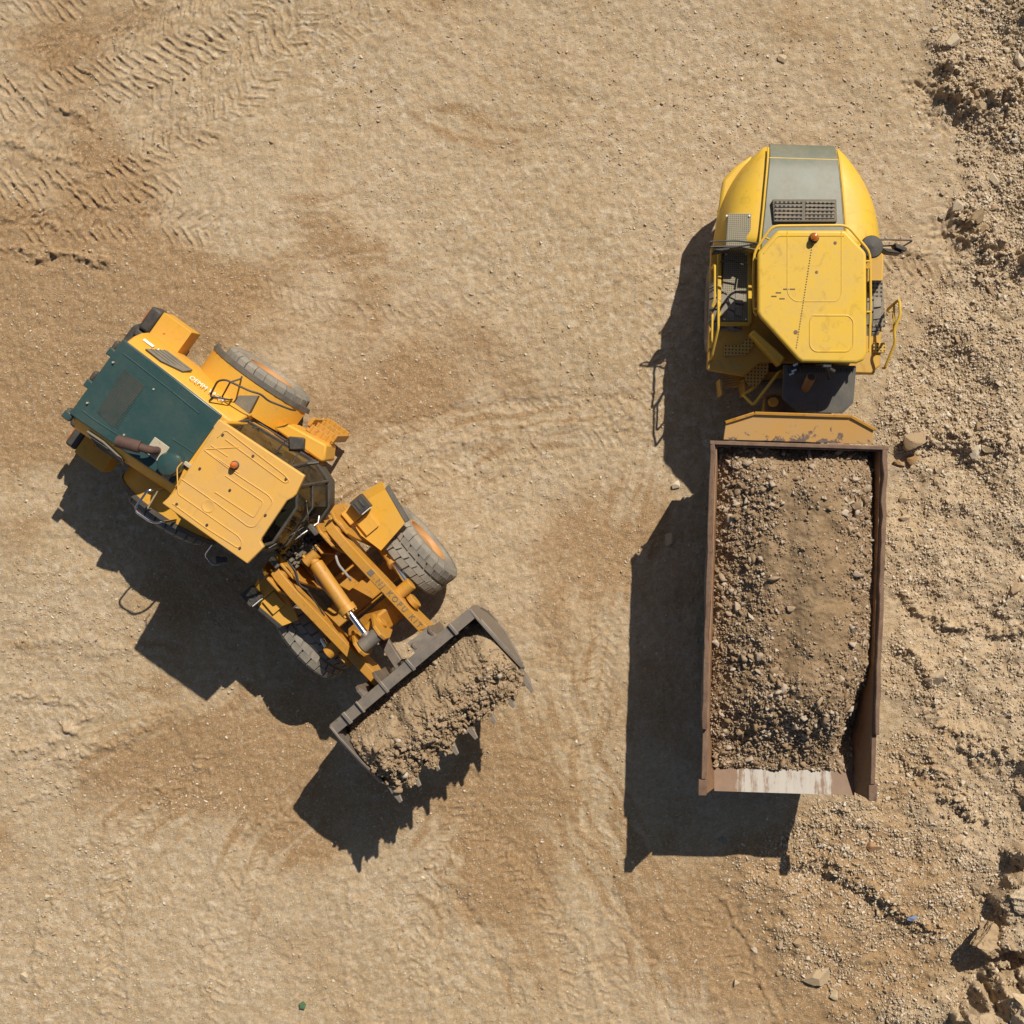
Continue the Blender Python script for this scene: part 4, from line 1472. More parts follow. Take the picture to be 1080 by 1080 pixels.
for yy in (-.25, -.01):
    m.side([(2.40, 2.2), (2.40, 1.5), (2.33, 1.6), (2.28, 1.9)], yy - .03, yy + .03)
L('hinge_plate', m, 'bucket_dark_steel', bk, bevel=.01)
m = mf()
m.plate([(2.12, .36, 2.35), (2.36, .36, 2.40), (2.36, .86, 2.40), (2.14, .80, 2.33)], (0, 0, 1), .03)
m.plate([(2.14, -.80, 2.33), (2.36, -.86, 2.40), (2.36, -.70, 2.40)], (0, 0, 1), .03)
L('gusset', m, 'worn_steel', bk)
m = mf()
m.loft([[(3.66, -BW, 1.90), (3.66, -BW, 1.97), (3.90, -BW, 2.17), (3.90, -BW, 2.14)], [(3.66, BW, 1.90), (3.66, BW, 1.97), (3.90, BW, 2.17), (3.90, BW, 2.14)]])
L('cutting_edge', m, 'worn_steel', bk)
for k in range(8):
    yy = -1.50 + k * (3.0 / 7)
    m = mf()
    m.loft([[(3.70, yy - .07, 1.92), (3.70, yy + .07, 1.92), (3.70, yy + .07, 2.10), (3.70, yy - .07, 2.10)],
            [(3.96, yy - .065, 2.14), (3.96, yy + .065, 2.14), (3.96, yy + .065, 2.27), (3.96, yy - .065, 2.27)],
            [(4.17, yy - .035, 2.34), (4.17, yy + .035, 2.34), (4.17, yy + .035, 2.375), (4.17, yy - .035, 2.375)]])
    L('tooth', m, 'worn_steel', bk, bevel=.01)

# ---------------------------------------------------------------- earth in the bucket
HP, MH = thing('earth_heap', 'heap of crumbly tan earth filling the loader bucket and spilling over its teeth', 'earth heap', (MF @ Vector((3.1, 0, 1.3))), R_(-50))
nu, nv = 110, 200
U, Vv = np.meshgrid(np.linspace(0, 1, nu), np.linspace(-1.53, 1.53, nv))
xe = 4.02 + .10 * fbm(Vv, Vv * 0 + 3.3, .35, 4, 201, .65) + .045 * np.cos(Vv / (3.0 / 7) * 2 * np.pi + np.pi)
X = 2.47 + (xe - 2.47) * U
edge = sstep(1.56, 1.25, np.abs(Vv))
Zs = 1.84 + .68 * sstep(0.0, .46, U) - .20 * sstep(.66, 1.0, U) - .16 * (1 - edge) * sstep(.1, .5, U)
Zs += .10 * fbm(X, Vv, .55, 3, 211) + (.03 + .06 * sstep(.45, .8, U)) * fbm(X, Vv, .2, 5, 215, .68) + (.012 + .02 * sstep(.4, .8, U)) * fbm(X, Vv, .06, 3, 219, .6)
Zs += .10 * np.clip(fbm(X, Vv, .26, 2, 223), 0, 1) * sstep(.45, .8, U)
P = np.stack([X.ravel(), Vv.ravel(), Zs.ravel()], 1)
bot = P.copy()
bot[:, 2] = np.maximum(np.interp(P[:, 0], [a for a, b in inner[1:]][2:], [b for a, b in inner[1:]][2:]) + .012, np.where(P[:, 0] > 3.7, P[:, 2] - .14, 0))
bot[:, 2] = np.minimum(bot[:, 2], P[:, 2] - .02)
n = len(P)
Fq = grid_faces(nu, nv)
idx = np.arange(n).reshape(nv, nu)
loop = np.concatenate([idx[0, :], idx[1:, -1], idx[-1, -2::-1], idx[-2:0:-1, 0]])
sk = np.stack([loop, np.roll(loop, 1), np.roll(loop, 1) + n, loop + n], 1)
AllF = np.concatenate([Fq, Fq[:, ::-1] + n, sk])
Mf = np.array(MF)


def to_w(P_, M_):
    A = np.array(M_)
    return P_ @ A[:3, :3].T + A[:3, 3]


o = np_mesh('earth', to_w(np.concatenate([P, bot]), MF), AllF, 'bucket_earth', smooth=True, parent=HP, root=HP)
q = np.random.default_rng(31)
k = q.integers(0, n, 12000)
w_ = .25 + 1.2 * sstep(.35, .05, U.ravel()[k]) + .9 * sstep(.45, .7, U.ravel()[k])
k = k[q.uniform(0, 1.6, len(k)) < w_]
S = .008 + .020 * q.uniform(0, 1, len(k)) ** 3
cl = q.uniform(0, 1, len(k)) < .05
S[cl] *= 2.4
V, F = scatter(to_w(P[k], MF) + np.stack([S * 0, S * 0, S * .2], 1), S, TV1, TF1, 33)
o = np_mesh('loose_clods', V, F, 'load_stone', parent=HP, root=HP)
tag(o, kind='stuff')
k = q.integers(0, n, 900)
k = k[(U.ravel()[k] > .42) & (q.uniform(0, 1, len(k)) < .2 + .8 * sstep(.5, .9, U.ravel()[k]))][:420]
S = .022 + .055 * q.uniform(0, 1, len(k)) ** 2.5
TVC = []
for j in range(6):
    v_ = shard(ico(3)[0], 640 + j, 9)
    TVC.append(v_ * (1 + .16 * fbm(v_[:, 0] + v_[:, 2], v_[:, 1] - v_[:, 2], .5, 4, 650 + j, .65))[:, None])
V, F = scatter(to_w(P[k], MF) + np.stack([S * 0, S * 0, S * .15], 1), S, TVC, ico(3)[1], 35, .9)
o = np_mesh('earth_clods', V, F, 'bucket_earth', parent=HP, root=HP)
tag(o, kind='stuff')

# =================================================================== DUMP TRUCK
to = W(836, 650, 2.5)
to = Vector((to.x, to.y, 0))
TK, MT = thing('dump_truck', 'yellow articulated dump truck with grey hood and a rusty bed full of gravel', 'dump truck', to, R_(88.2))
MTi = MT.inverted()


def T(name, mb, mat, parent=None, bevel=0.0, **k):
    return obj(name, mb, mat, parent or TK, bevel, root=TK, **k)


def mt():
    return MB(MT)


Z3 = lambda x, y, h: W(640 + x / 3.17647, 140 + y / 3.17647, h)
Z9 = lambda x, y, h: W(740 + x / 9, 340 + y / 9, h)
Z8 = lambda x, y, h: W(860 + x / 5.4, 240 + y / 5.4, h)

m = mt()
m.box(3.0, 7.9, -.45, .45, .7, 1.15)
m.box(-2.4, 3.2, -.42, .42, .7, 1.1)
for xx in (5.45, .35, -1.55):
    m.box(xx - .2, xx + .2, -1.0, 1.0, .66, 1.0)
m.cyl((3.3, 0, .6), (3.3, 0, 1.3), .25)
T('chassis', m, 'dark_chassis', bevel=.02)
for xx in (5.45, .35, -1.55):
    for sgn in (1, -1):
        place_wheel('truck', .86, .66, 25, TK, MT, (xx, sgn * (1.24 if xx > 4 else 1.08), .85), sgn < 0)

# hood
st = [  # x, panel half width, fender half width, centre height
    (8.36, .60, .66, 1.30), (8.34, .60, .68, 1.66), (8.24, .605, .76, 1.86), (8.05, .62, .98, 2.02), (7.8, .64, 1.17, 2.11), (7.45, .67, 1.36, 2.20), (7.05, .70, 1.47, 2.28), (6.65, .735, 1.53, 2.34), (6.35, .76, 1.55, 2.37)]
m = mt()
rings = []
for xx, hp, fw, zc in st:
    md = hp + (fw - hp) * .45
    m2 = hp + (fw - hp) * .80
    rings.append([(xx, -fw, 1.15), (xx, -fw, min(1.45, zc - .1)), (xx, -m2, zc - .30 if zc > 1.9 else zc - .08), (xx, -md, zc - .10), (xx, -hp, zc - .02), (xx, hp, zc - .02),
                  (xx, md, zc - .10), (xx, m2, zc - .30 if zc > 1.9 else zc - .08), (xx, fw, min(1.45, zc - .1)), (xx, fw, 1.15)])
m.loft(rings)
th = T('hood', m, 'truck_yellow', smooth=.9)
sm = th.modifiers.new('sub', 'SUBSURF')
sm.levels = sm.render_levels = 2
sm.subdivision_type = 'CATMULL_CLARK'
m = mt()
rings = []
for xx, hp, fw, zc in st[1:]:
    rings.append([(xx + .015, -hp + .015, zc - .06), (xx + .015, hp - .015, zc - .06), (xx + .015, hp - .015, zc + .02), (xx + .015, -hp + .015, zc + .02)])
m.loft(rings)
T('hood_panel', m, 'hood_grey', th, bevel=.02)
m = mt()
m.tube([(8.03, -.61, 2.045), (8.03, .61, 2.045)], .012, 5)
for sgn in (1, -1):
    m.tube([(a, sgn * (b + .012), c + .02) for a, b, f, c in st[2:]], .020, 6)
T('panel_seam', m, ['truck_yellow'], th)
m = MB()
q_ = [Z3(556, 222, 2.40), Z3(770, 222, 2.40), Z3(772, 298, 2.42), Z3(560, 298, 2.42)]
m.loft([[(p.x, p.y, 2.28) for p in q_], [(p.x, p.y, p.z - .015) for p in q_]])
vf = T('vent_frame', m, 'mesh_grey', th, bevel=.012)
for a, b in ((563, 655), (667, 764)):
    m = MB()
    q_ = [Z3(a, 229, 2.41), Z3(b, 229, 2.41), Z3(b, 291, 2.42), Z3(a, 291, 2.42)]
    m.loft([[(p.x, p.y, 2.37) for p in q_], [(p.x, p.y, p.z - .012) for p in q_]])
    for k in range(5):
        t = (k + .5) / 5
        m.tube([q_[0].lerp(q_[3], t), q_[1].lerp(q_[2], t)], .008, 4)
    T('vent_grille', m, 'grey_tread', vf)

# deck either side of the cab
m = mt()
m.prism([(6.5, 1.56), (6.5, -1.56), (4.45, -1.56), (4.3, -1.4), (4.3, -.75), (4.45, -.7), (4.45, .6), (4.18, .9), (4.28, 1.56)], 1.28, 1.56)
deck = T('deck', m, 'truck_deck_yellow', bevel=.03)
m = MB()
for (x0, x1, y0, y1, h) in ((404, 484, 270, 384, 2.27), ):
    q_ = [Z3(x0 + 2, y0, h), Z3(x1, y0, h), Z3(x1 - 4, y1, h - .02), Z3(x0 - 6, y1, h - .02)]
    m.loft([[(p.x, p.y, 1.7) for p in q_], [tuple(p) for p in q_]])
q_ = [Z3(392, 400, 1.66), Z3(474, 398, 1.66), Z3(474, 633, 1.66), Z3(383, 633, 1.66)]
m.loft([[(p.x, p.y, 1.55) for p in q_], [tuple(p) for p in q_]])
T('walkway_plate', m, 'fine_tread', deck, bevel=.01)
m = MB()
for (x_, y_, h) in ((400, 407, 1.67), (466, 407, 1.67), (394, 625, 1.67), (466, 625, 1.67), (402, 278, 2.28), (478, 278, 2.28)):
    p = Z3(x_, y_, h)
    m.cyl(p - Vector((0, 0, .02)), p + Vector((0, 0, .012)), .018, n=8)
T('plate_bolts', m, 'white_paint', deck)
# raised border of the walkway and left edge rails
m = MB()
for a, b_ in (((388, 392), (478, 392)), ((478, 395), (480, 640)), ((378, 392), (376, 640)), ((378, 640), (480, 640))):
    p, q2 = Z3(*a, 1.72), Z3(*b_, 1.72)
    d = (q2 - p).normalized()
    s = Vector((-d.y, d.x, 0)) * .035
    m.loft([[p - s - Vector((0, 0, .16)), p + s - Vector((0, 0, .16)), p + s, p - s], [q2 - s - Vector((0, 0, .16)), q2 + s - Vector((0, 0, .16)), q2 + s, q2 - s]])
T('walkway_border', m, 'truck_yellow', deck, bevel=.015)
m = MB()
m.bend([Z3(352, 455, 1.6), Z3(362, 440, 2.1), Z3(362, 560, 2.1), Z3(350, 590, 2.05), Z3(380, 560, 2.1)], .022, 8, .08)
m.bend([Z3(378, 560, 1.6), Z3(374, 565, 2.2), Z3(374, 655, 2.2), Z3(352, 750, 1.9), Z3(350, 760, 1.55)], .022, 8, .06)
m.bend([Z3(352, 600, 1.55), Z3(354, 610, 1.9), Z3(352, 700, 1.9), Z3(350, 720, 1.55)], .02, 8, .06)
T('handrail', m, 'truck_yellow', deck)
m = MB()
q_ = [W(794, 163, 1.45), W(775, 176, 1.45), W(763, 189, 1.45), W(749, 283, 1.45), W(768, 283, 1.45), W(778, 200, 1.45)]
m.loft([[(p.x, p.y, 1.0) for p in q_][::-1], [tuple(p) for p in q_][::-1]])
T('front_wing', m, 'truck_yellow', bevel=.05)
# perforated steps at the left rear
m = MB()
q_ = [(215, 215), (375, 215), (440, 132), (510, 187), (430, 308), (215, 318)]
w_ = [Z9(a, b_, 1.62) for a, b_ in q_]
m.loft([[(p.x, p.y, 1.5) for p in w_][::-1], [tuple(p) for p in w_][::-1]])
T('perforated_step', m, 'yellow_tread', deck, bevel=.01)
m = MB()
q_ = [(210, 357), (462, 352), (540, 272), (640, 360), (636, 470), (520, 618), (445, 600), (385, 482), (210, 486)]
w_ = [Z9(a, b_, 1.40) for a, b_ in q_]
m.loft([[(p.x, p.y, 1.30) for p in w_][::-1], [tuple(p) for p in w_][::-1]])
T('perforated_step', m, 'yellow_tread', deck, bevel=.01)
m = MB()
for k in range(4):
    z_ = .45 + k * .26
    a, b_ = Z9(185 + 8 * k, 560 - 4 * k, 0), Z9(400 + 6 * k, 560 - 14 * k, 0)
    p, q2 = Vector((a.x, a.y - .02 * k, z_)), Vector((b_.x, b_.y - .02 * k, z_))
    for j in range(6):
        o_ = Vector((.0, -.045 * j + .1, 0))
        m.tube([p + o_, q2 + o_], .011, 5)
for e in (185, 405):
    a, b_ = Z9(e, 540, 1.35), Z9(e + 25, 650, .3)
    m.plate([a, a + Vector((.03, -.28, 0)), Vector((a.x + .03, a.y - .3, .35)), Vector((a.x, a.y, .35))], (1, 0, 0), .03)
T('ladder', m, 'truck_deck_yellow', deck)
m = MB()
m.bend([Z9(395, 690, 1.35), Z9(395, 690, 1.75), Z9(490, 785, 1.9), Z9(740, 465, 1.9), Z9(835, 462, 1.7)], .026, 8, .05)
m.bend([Z9(390, 690, 1.75), Z9(480, 632, 1.7), Z9(510, 612, 1.45)], .024, 8, .05)
T('grab_hoop', m, 'truck_yellow', deck)
m = MB()
p, q2 = Z9(560, 635, 1.2), Z9(800, 615, 1.2)
m.cyl(p, q2, .16)
T('air_tank', m, 'mesh_grey', deck, bevel=.03)
m = mt()
m.box(3.95, 4.3, -.35, .55, 1.1, 1.22)
m.cyl((3.75, .32, 1.0), (3.75, .32, 1.35), .09)
m.prism([(3.2, -.5), (4.2, -.45), (4.2, .4), (3.2, .55)], .85, 1.08)
T('hitch_frame', m, 'truck_deck_yellow', bevel=.02)
# right deck: mat, perforated steps, grab rails
m = MB()
q_ = [Z8(305, 300, 1.66), Z8(385, 300, 1.66), Z8(398, 565, 1.66), Z8(302, 565, 1.66)]
m.loft([[(p.x, p.y, 1.55) for p in q_], [tuple(p) for p in q_]])
T('walkway_mat', m, 'grey_tread', deck, bevel=.01)
m = MB()
q_ = [Z8(330, 655, 1.62), Z8(402, 655, 1.62), Z8(402, 712, 1.62), Z8(330, 712, 1.62)]
m.loft([[(p.x, p.y, 1.55) for p in q_], [tuple(p) for p in q_]])
T('perforated_step', m, 'yellow_tread', deck, bevel=.01)
m = MB()
q_ = [Z8(232, 785, 1.35), Z8(340, 785, 1.35), Z8(340, 836, 1.35), Z8(232, 836, 1.35)]
m.loft([[(p.x, p.y, 1.2) for p in q_], [tuple(p) for p in q_]])
T('perforated_step', m, 'yellow_tread', deck, bevel=.01)
m = MB()
m.bend([Z8(420, 480, 1.6), Z8(408, 470, 1.8), Z8(478, 408, 2.2), Z8(484, 500, 2.2), Z8(448, 580, 2.15), Z8(455, 655, 2.1), Z8(395, 800, 1.9), Z8(385, 800, 1.45)], .026, 8, .06)
m.bend([Z8(448, 440, 2.05), Z8(448, 580, 2.1), Z8(430, 590, 1.55)], .022, 8, .06)
T('handrail', m, 'truck_yellow', deck)
m = MB()
m.lathe([(1.9, .10), (2.42, .11), (2.44, .18), (2.60, .20), (2.66, .18), (2.68, .001)], 28, 'Z', tuple(Vector((Z3(889, 381, 2.65).x, Z3(889, 381, 2.65).y, 0))))
T('air_intake', m, 'black_plastic', th)

# cab
roof_z = [(572, 326), (800, 326), (870, 402), (872, 735), (862, 762), (838, 772), (655, 768), (640, 758), (514, 618), (505, 600), (505, 402)]
rz_ = [Z3(a, b, 3.05) for a, b in roof_z]
m = MB()
m.prism([(p.x, p.y) for p in rz_], 2.90, 3.05)
cabm = mt()
cf = [(6.48, .20), (6.48, -.85), (6.12, -1.10), (4.62, -1.10), (4.52, -.95), (4.52, -.10), (5.12, .50), (6.12, .50)]
cabm.prism(cf, 1.40, 1.98)
tcab = T('cab', cabm, 'truck_deck_yellow', bevel=.025)
T('cab_roof', m, 'truck_yellow', tcab, bevel=.05, seg=4)
m = MB()
for loop in ([(605, 330), (605, 540), (628, 565), (770, 565), (786, 545), (786, 330)],):
    m.bend([Z3(a, b, 3.051) for a, b in loop], .008, 6, .08)
m.bend([Z3(a, b, 3.051) for a, b in ((690, 612), (810, 612), (826, 630), (826, 715), (808, 733), (696, 733), (680, 715), (680, 630), (690, 612))], .012, 6, .05)
m.bend([Z3(a, b, 3.051) for a, b in ((525, 405), (575, 345), (795, 345))], .01, 6, .05)
T('pressed_rib', m, 'truck_yellow', tcab)
m = MB()
for k in range(40):
    p = Z3(688 - 53 * k / 39, 375 + 345 * k / 39, 3.05)
    m.cyl(p - Vector((0, 0, .01)), p + Vector((0, 0, .009)), .011, n=6)
for a, b in ((560, 548), (587, 556), (575, 536), (600, 524), (622, 524)):
    p = Z3(a, b, 3.05)
    m.box(p.x - .045, p.x + .045, p.y - .01, p.y + .01, 3.045, 3.055)
T('wire', m, 'dark_chassis', tcab)
m = MB()
for (a, b, r_) in ((765, 369, .03), (703, 467, .028), (633, 668, .04)):
    p = Z3(a, b, 3.05)
    m.lathe([(3.045, r_), (3.056, r_ * .95), (3.058, r_ * .6), (3.058, .001)], 9, 'Z', (p.x, p.y, 0))
T('roof_fitting', m, 'rusty_steel', tcab)
p = Z3(696, 350, 3.12)
m = MB()
m.lathe([(3.04, .085), (3.08, .085), (3.09, .07), (3.09, .001)], 20, 'Z', (p.x, p.y, 0))
T('beacon_base', m, 'black_plastic', tcab)
m = MB()
m.lathe([(3.088, .066), (3.18, .064), (3.225, .045), (3.24, .001)], 20, 'Z', (p.x, p.y, 0))
T('beacon', m, 'amber', tcab)
ct = [(6.36, .18), (6.36, -.83), (6.05, -1.04), (4.62, -1.05), (4.52, -.9), (4.54, -.10), (5.16, .42), (6.06, .42)]
m = mt()
n = len(cf)
for i in range(n):
    j = (i + 1) % n
    a, b, c, d = (*cf[i], 1.98), (*cf[j], 1.98), (*ct[j], 2.92), (*ct[i], 2.92)
    m.add([a, b, c, d], [(3, 2, 1, 0)])
T('cab_glass', m, 'cab_glass', tcab, smooth=0)
m = mt()
for i in range(n):
    m.tube([(*cf[i], 1.96), (*ct[i], 2.93)], .05, 6)
m.box(4.50, 4.56, -.98, -.08, 1.98, 2.92)
T('cab_pillar', m, 'truck_deck_yellow', tcab)
m = mt()
m.box(5.0, 5.5, -.62, -.12, 1.6, 2.05)
m.box(4.9, 5.02, -.60, -.14, 2.0, 2.75)
m.box(4.9, 5.0, -.5, -.24, 2.75, 2.9)
T('seat', m, 'seat_cloth', tcab, bevel=.04)
m = mt()
m.tube([(5.95 + .1 * math.cos(a), -.37 + .22 * math.sin(a), 2.3 + .14 * math.cos(a)) for a in [k * math.pi / 8 for k in range(16)]], .02, 6, True)
m.tube([(5.95, -.37, 2.3), (6.2, -.37, 1.8)], .03, 6)
T('steering_wheel', m, 'black_plastic', tcab)
# ledge under the slanting rear window
m = MB()
q_ = [Z9(452, 108, 2.0), Z9(500, 68, 2.1), Z9(797, 332, 2.1), Z9(742, 417, 2.0)]
m.loft([[(p.x, p.y, 1.5) for p in q_], [tuple(p) for p in q_]])
T('window_ledge', m, 'truck_yellow', tcab, bevel=.03)
# roof rail
m = MB()
m.bend([Z3(503, 612, 2.75), Z3(494, 600, 2.78), Z3(490, 480, 2.8), Z3(494, 400, 2.82), Z3(555, 312, 2.86), Z3(805, 310, 2.86), Z3(882, 400, 2.84), Z3(884, 560, 2.8), Z3(880, 735, 2.7)], .024, 8, .12)
for a, b, c, d in ((530, 350, 560, 365), (494, 420, 515, 425), (494, 590, 515, 590), (850, 372, 838, 385), (882, 430, 862, 430), (882, 600, 862, 600)):
    m.tube([Z3(a, b, 2.82), Z3(c, d, 2.93)], .018, 6)
T('roof_rail', m, 'truck_yellow', tcab)
# mirrors
m = MB()
m.bend([Z3(505, 370, 2.6), Z3(430, 362, 2.5), Z3(345, 365, 2.45)], .016, 6, .05)
m.bend([Z3(500, 392, 2.3), Z3(440, 380, 2.3), Z3(345, 382, 2.3)], .016, 6, .05)
m.bend([Z3(505, 372, 2.6), Z3(420, 385, 2.4), Z3(358, 384, 2.35)], .014, 6, .05)
m.tube([Z3(347, 365, 2.45), Z3(345, 382, 2.3)], .014, 6)
T('mirror_arm', m, 'black_plastic', tcab)
m = MB()
m.bend([Z3(380, 432, 1.75), Z3(410, 428, 1.85), Z3(470, 445, 1.9), Z3(470, 430, 1.95)], .016, 6, .05)
T('wiper', m, 'black_plastic', tcab)
m = MB()
m.bend([Z3(862, 360, 2.6), Z3(930, 358, 2.6), Z3(1027, 360, 2.6), Z3(985, 385, 2.5)], .016, 6, .05)
m.bend([Z3(900, 380, 2.4), Z3(960, 378, 2.5), Z3(1000, 385, 2.5)], .016, 6, .05)
T('mirror_arm', m, 'black_plastic', tcab)
for pts_, h in (([(352, 402), (365, 388), (415, 385), (410, 392)], 2.3), ([(920, 385), (940, 400), (985, 405), (990, 398), (950, 388)], 2.5), ([(965, 368), (1008, 385), (1000, 398), (968, 385)], 2.55)):
    m = MB()
    a = [Z3(x_, y_, h) for x_, y_ in pts_]
    m.loft([[(p.x, p.y, h - .34) for p in a][::-1], [tuple(p) for p in a][::-1]])
    T('mirror', m, 'black_plastic', tcab, bevel=.015)

# guard plate over the hitch, stack, camera
m = MB()
zh = 2.05
q_ = [Z3(592, 778, zh + .1), Z3(836, 782, zh + .1), Z3(826, 905, zh), Z3(790, 940, zh), Z3(640, 936, zh), Z3(588, 890, zh)]
m.loft([[(p.x, p.y, p.z - .05) for p in q_][::-1], [tuple(p) for p in q_][::-1]])
for a, b in (((665, 860), (640, 936)), ((710, 785), (710, 938))):
    m.tube([Z3(*a, zh + .01), Z3(*b, zh + .005)], .012, 5)
sh = T('guard_plate', m, 'shield_grey', bevel=.012)
m = MB()
for k in range(24):
    m.tube([Z3(606 + k * 9.5, 785, 2.18), Z3(608 + k * 9.3, 812, 2.10)], .012, 5)
m.tube([Z3(602, 782, 2.2), Z3(834, 784, 2.2)], .02, 6)
T('louvre', m, 'black_plastic', sh)
m = mt()
m.box(3.75, 4.35, -.95, .0, 1.15, 1.95)
T('engine_box', m, 'dark_chassis', sh, bevel=.03)
m = MB()
p0 = Z3(664, 858, 2.05)
p1 = Vector((p0.x + .10, p0.y + .06, 2.30))
p2 = Z3(684, 818, 2.42)
p2.z = 2.48
d = (p2 - p0).normalized()
m.tube([p0 - d * .1, p2], [.08, .08], 18)
T('exhaust_stack', m, 'orange_pipe', sh)
m = MB()
m.cyl(p2 + d * .001, p2 + d * .004, .066)
m.lathe([(2.05, .15), (2.075, .15), (2.075, .10)], 24, 'Z', (p0.x, p0.y, 0))
T('stack_mouth', m, 'black_plastic', sh)
m = MB()
a = Z3(735, 770, 2.9)
m.box(a.x - .07, a.x + .08, a.y - .09, a.y + .05, 2.84, 2.98)
m.tube([a, Z3(745, 825, 2.2)], .03, 6)
m.tube([Z3(720, 770, 2.95), Z3(762, 800, 2.85)], .045, 8)
T('work_lamp', m, 'black_plastic', tcab, bevel=.02)
m = MB()
for (x_, y_) in ((620, 800), (625, 780), (612, 812)):
    p = Z3(x_, y_, 2.2)
    m.tube([p, p + Vector((.08, .03, .03))], .025, 6)
T('fitting', m, 'chrome', sh)

# ---------------------------------------------------------------- bed
RZ = 2.70
fl = lambda x_: 1.22 + (.0 if x_ > -1.7 else (-1.7 - x_) * .62)
xs = [2.92, 1.0, -1.7, -2.4, -3.12]
m = mt()
m.loft([[(a, -1.24, fl(a) - .06), (a, 1.24, fl(a) - .06), (a, 1.24, fl(a)), (a, -1.24, fl(a))] for a in xs])
bed = T('dump_bed', m, 'rusty_steel', bevel=.01)
m = mt()
ta = [-2.35, -3.16]
m.loft([[(a, -1.235, fl(a) + .004), (a, 1.235, fl(a) + .004), (a, 1.235, fl(a) + .012), (a, -1.235, fl(a) + .012)] for a in ta])
T('tail_plate', m, 'worn_floor', bed)
for sgn in (1, -1):
    m = mt()
    rings = []
    for a in (2.92, 1.0, -1.7, -2.35, -3.12):
        t_ = RZ - .10 if a > -2 else RZ - .14
        rings.append([(a, sgn * 1.225, fl(a) - .02), (a, sgn * 1.41, t_), (a, sgn * 1.48, t_), (a, sgn * 1.30, fl(a) - .08)])
    m.loft(rings)
    m.loft([[(a, sgn * 1.24, fl(a) - .07), (a, sgn * 1.34, fl(a) - .07), (a, sgn * 1.45, RZ - .4), (a, sgn * 1.40, RZ - .4)] for a in (2.6, 2.45)])
    sd_ = T('bed_side', m, 'bed_wall_rust', bed, bevel=.008)
    m = mt()
    rg = random.Random(5 + sgn)
    rings = []
    for k in range(22):
        a = 2.98 - k * (4.95 / 21)
        j = rg.uniform(-.012, .012)
        rings.append([(a, sgn * (1.425 + j), RZ - .13), (a, sgn * (1.52 + j), RZ - .20), (a, sgn * (1.53 + j), RZ - .012), (a, sgn * (1.45 + j + rg.uniform(-.016, .016)), RZ + rg.uniform(-.012, .016))])
    m.loft(rings)
    m.loft([[(a, sgn * 1.40, RZ - .2), (a, sgn * 1.50, RZ - .2), (a, sgn * 1.50, RZ - .1), (a, sgn * 1.42, RZ - .1)] for a in (-1.97, -2.85)])
    m.loft([[(a, sgn * 1.38, RZ - .32), (a, sgn * 1.54, RZ - .32), (a, sgn * 1.545, RZ - .12), (a, sgn * 1.40, RZ - .12)] for a in (-2.86, -3.14)])
    T('top_rail', m, 'rusty_steel', sd_, bevel=.012)
m = mt()
m.loft([[(2.90, -1.12, 1.18), (2.98, -1.12, 1.18), (3.02, -1.12, 1.3), (2.90, -1.12, 1.3)], [(2.90, 1.12, 1.18), (2.98, 1.12, 1.18), (3.02, 1.12, 1.3), (2.90, 1.12, 1.3)]])
m.prism([(2.90, -1.44), (2.98, -1.44), (2.98, 1.44), (2.90, 1.44)], 1.3, RZ - .06)
m.prism([(2.93, -1.54), (3.0, -1.54), (3.0, 1.54), (2.93, 1.54)], RZ - .058, RZ - .0)
T('bed_front', m, 'rusty_steel', bed, bevel=.012)
# spill board leaning forward over the hitch
m = mt()
hb = [(3.02, 1.31, RZ - .02), (3.02, -1.26, RZ - .02), (3.26, -1.26, RZ + .05), (3.47, -.83, RZ + .13), (3.47, .80, RZ + .13), (3.30, 1.28, RZ + .06)]
nb = Vector((-.25, 0, .97))
m.plate(hb, nb, .05)
h_ = T('spill_board', m, 'headboard_paint', bed, bevel=.008)
m = mt()
for a, b_ in ((hb[2], hb[3]), (hb[3], hb[4]), (hb[4], hb[5])):
    a, b_ = Vector(a), Vector(b_)
    e = nb.normalized() * .006
    d = (b_ - a).normalized()
    inn = nb.normalized().cross(d).normalized()
    w = .05
    m.loft([[a + e, a + e + nb.normalized() * .03, a + e + nb.normalized() * .03 - inn * w, a + e - inn * w],
            [b_ + e, b_ + e + nb.normalized() * .03, b_ + e + nb.normalized() * .03 - inn * w, b_ + e - inn * w]])
T('board_flange', m, 'boom_yellow', h_, bevel=.006)

# ---------------------------------------------------------------- gravel in the bed
GP, MG = thing('gravel_load', 'mound of brown gravel and broken stone heaped in the truck bed', 'gravel load', MT @ Vector((0, 0, 1.3)), R_(88.2))
nu, nv = 250, 124
U, Vv = np.meshgrid(np.linspace(-2.78, 2.89, nu), np.linspace(-1, 1, nv))
tailw = sstep(-2.9, -1.5, U)
hw = 1.39 - .16 * (1 - tailw)
X, Y = U, Vv * hw
body = .46 * (1 - ((Y + .22) / 1.32) ** 2) + .10 * np.exp(-((Y + .35) / .5) ** 2 - ((X - .6) / 1.4) ** 2)
Zs = 2.40 + 1.15 * body * sstep(2.95, 2.2, X) * sstep(-2.9, -1.0, X) - .10 * sstep(2.55, 2.95, X)
Zs -= .50 * sstep(-1.2, -2.85, X) ** 1.2
Zs -= .75 * sstep(-.75, -1.30, Y) * sstep(-.5, -2.0, X) + .14 * sstep(-1.15, -1.38, Y) * sstep(1.0, 2.2, X) + .10 * sstep(-1.1, -1.38, Y)
Zs -= .13 * sstep(.55, .1, Y) * sstep(-.35, .15, Y) * sstep(-2.2, -.9, X) * .8
left = sstep(.15, .65, Y + .35 * fbm(X, Y, .7, 4, 251)) + sstep(-.5, -1.5, X + .6 * fbm(X, Y, .6, 4, 253)) + .9 * sstep(-.72, -1.05, Y + .2 * fbm(X, Y, .5, 3, 255))
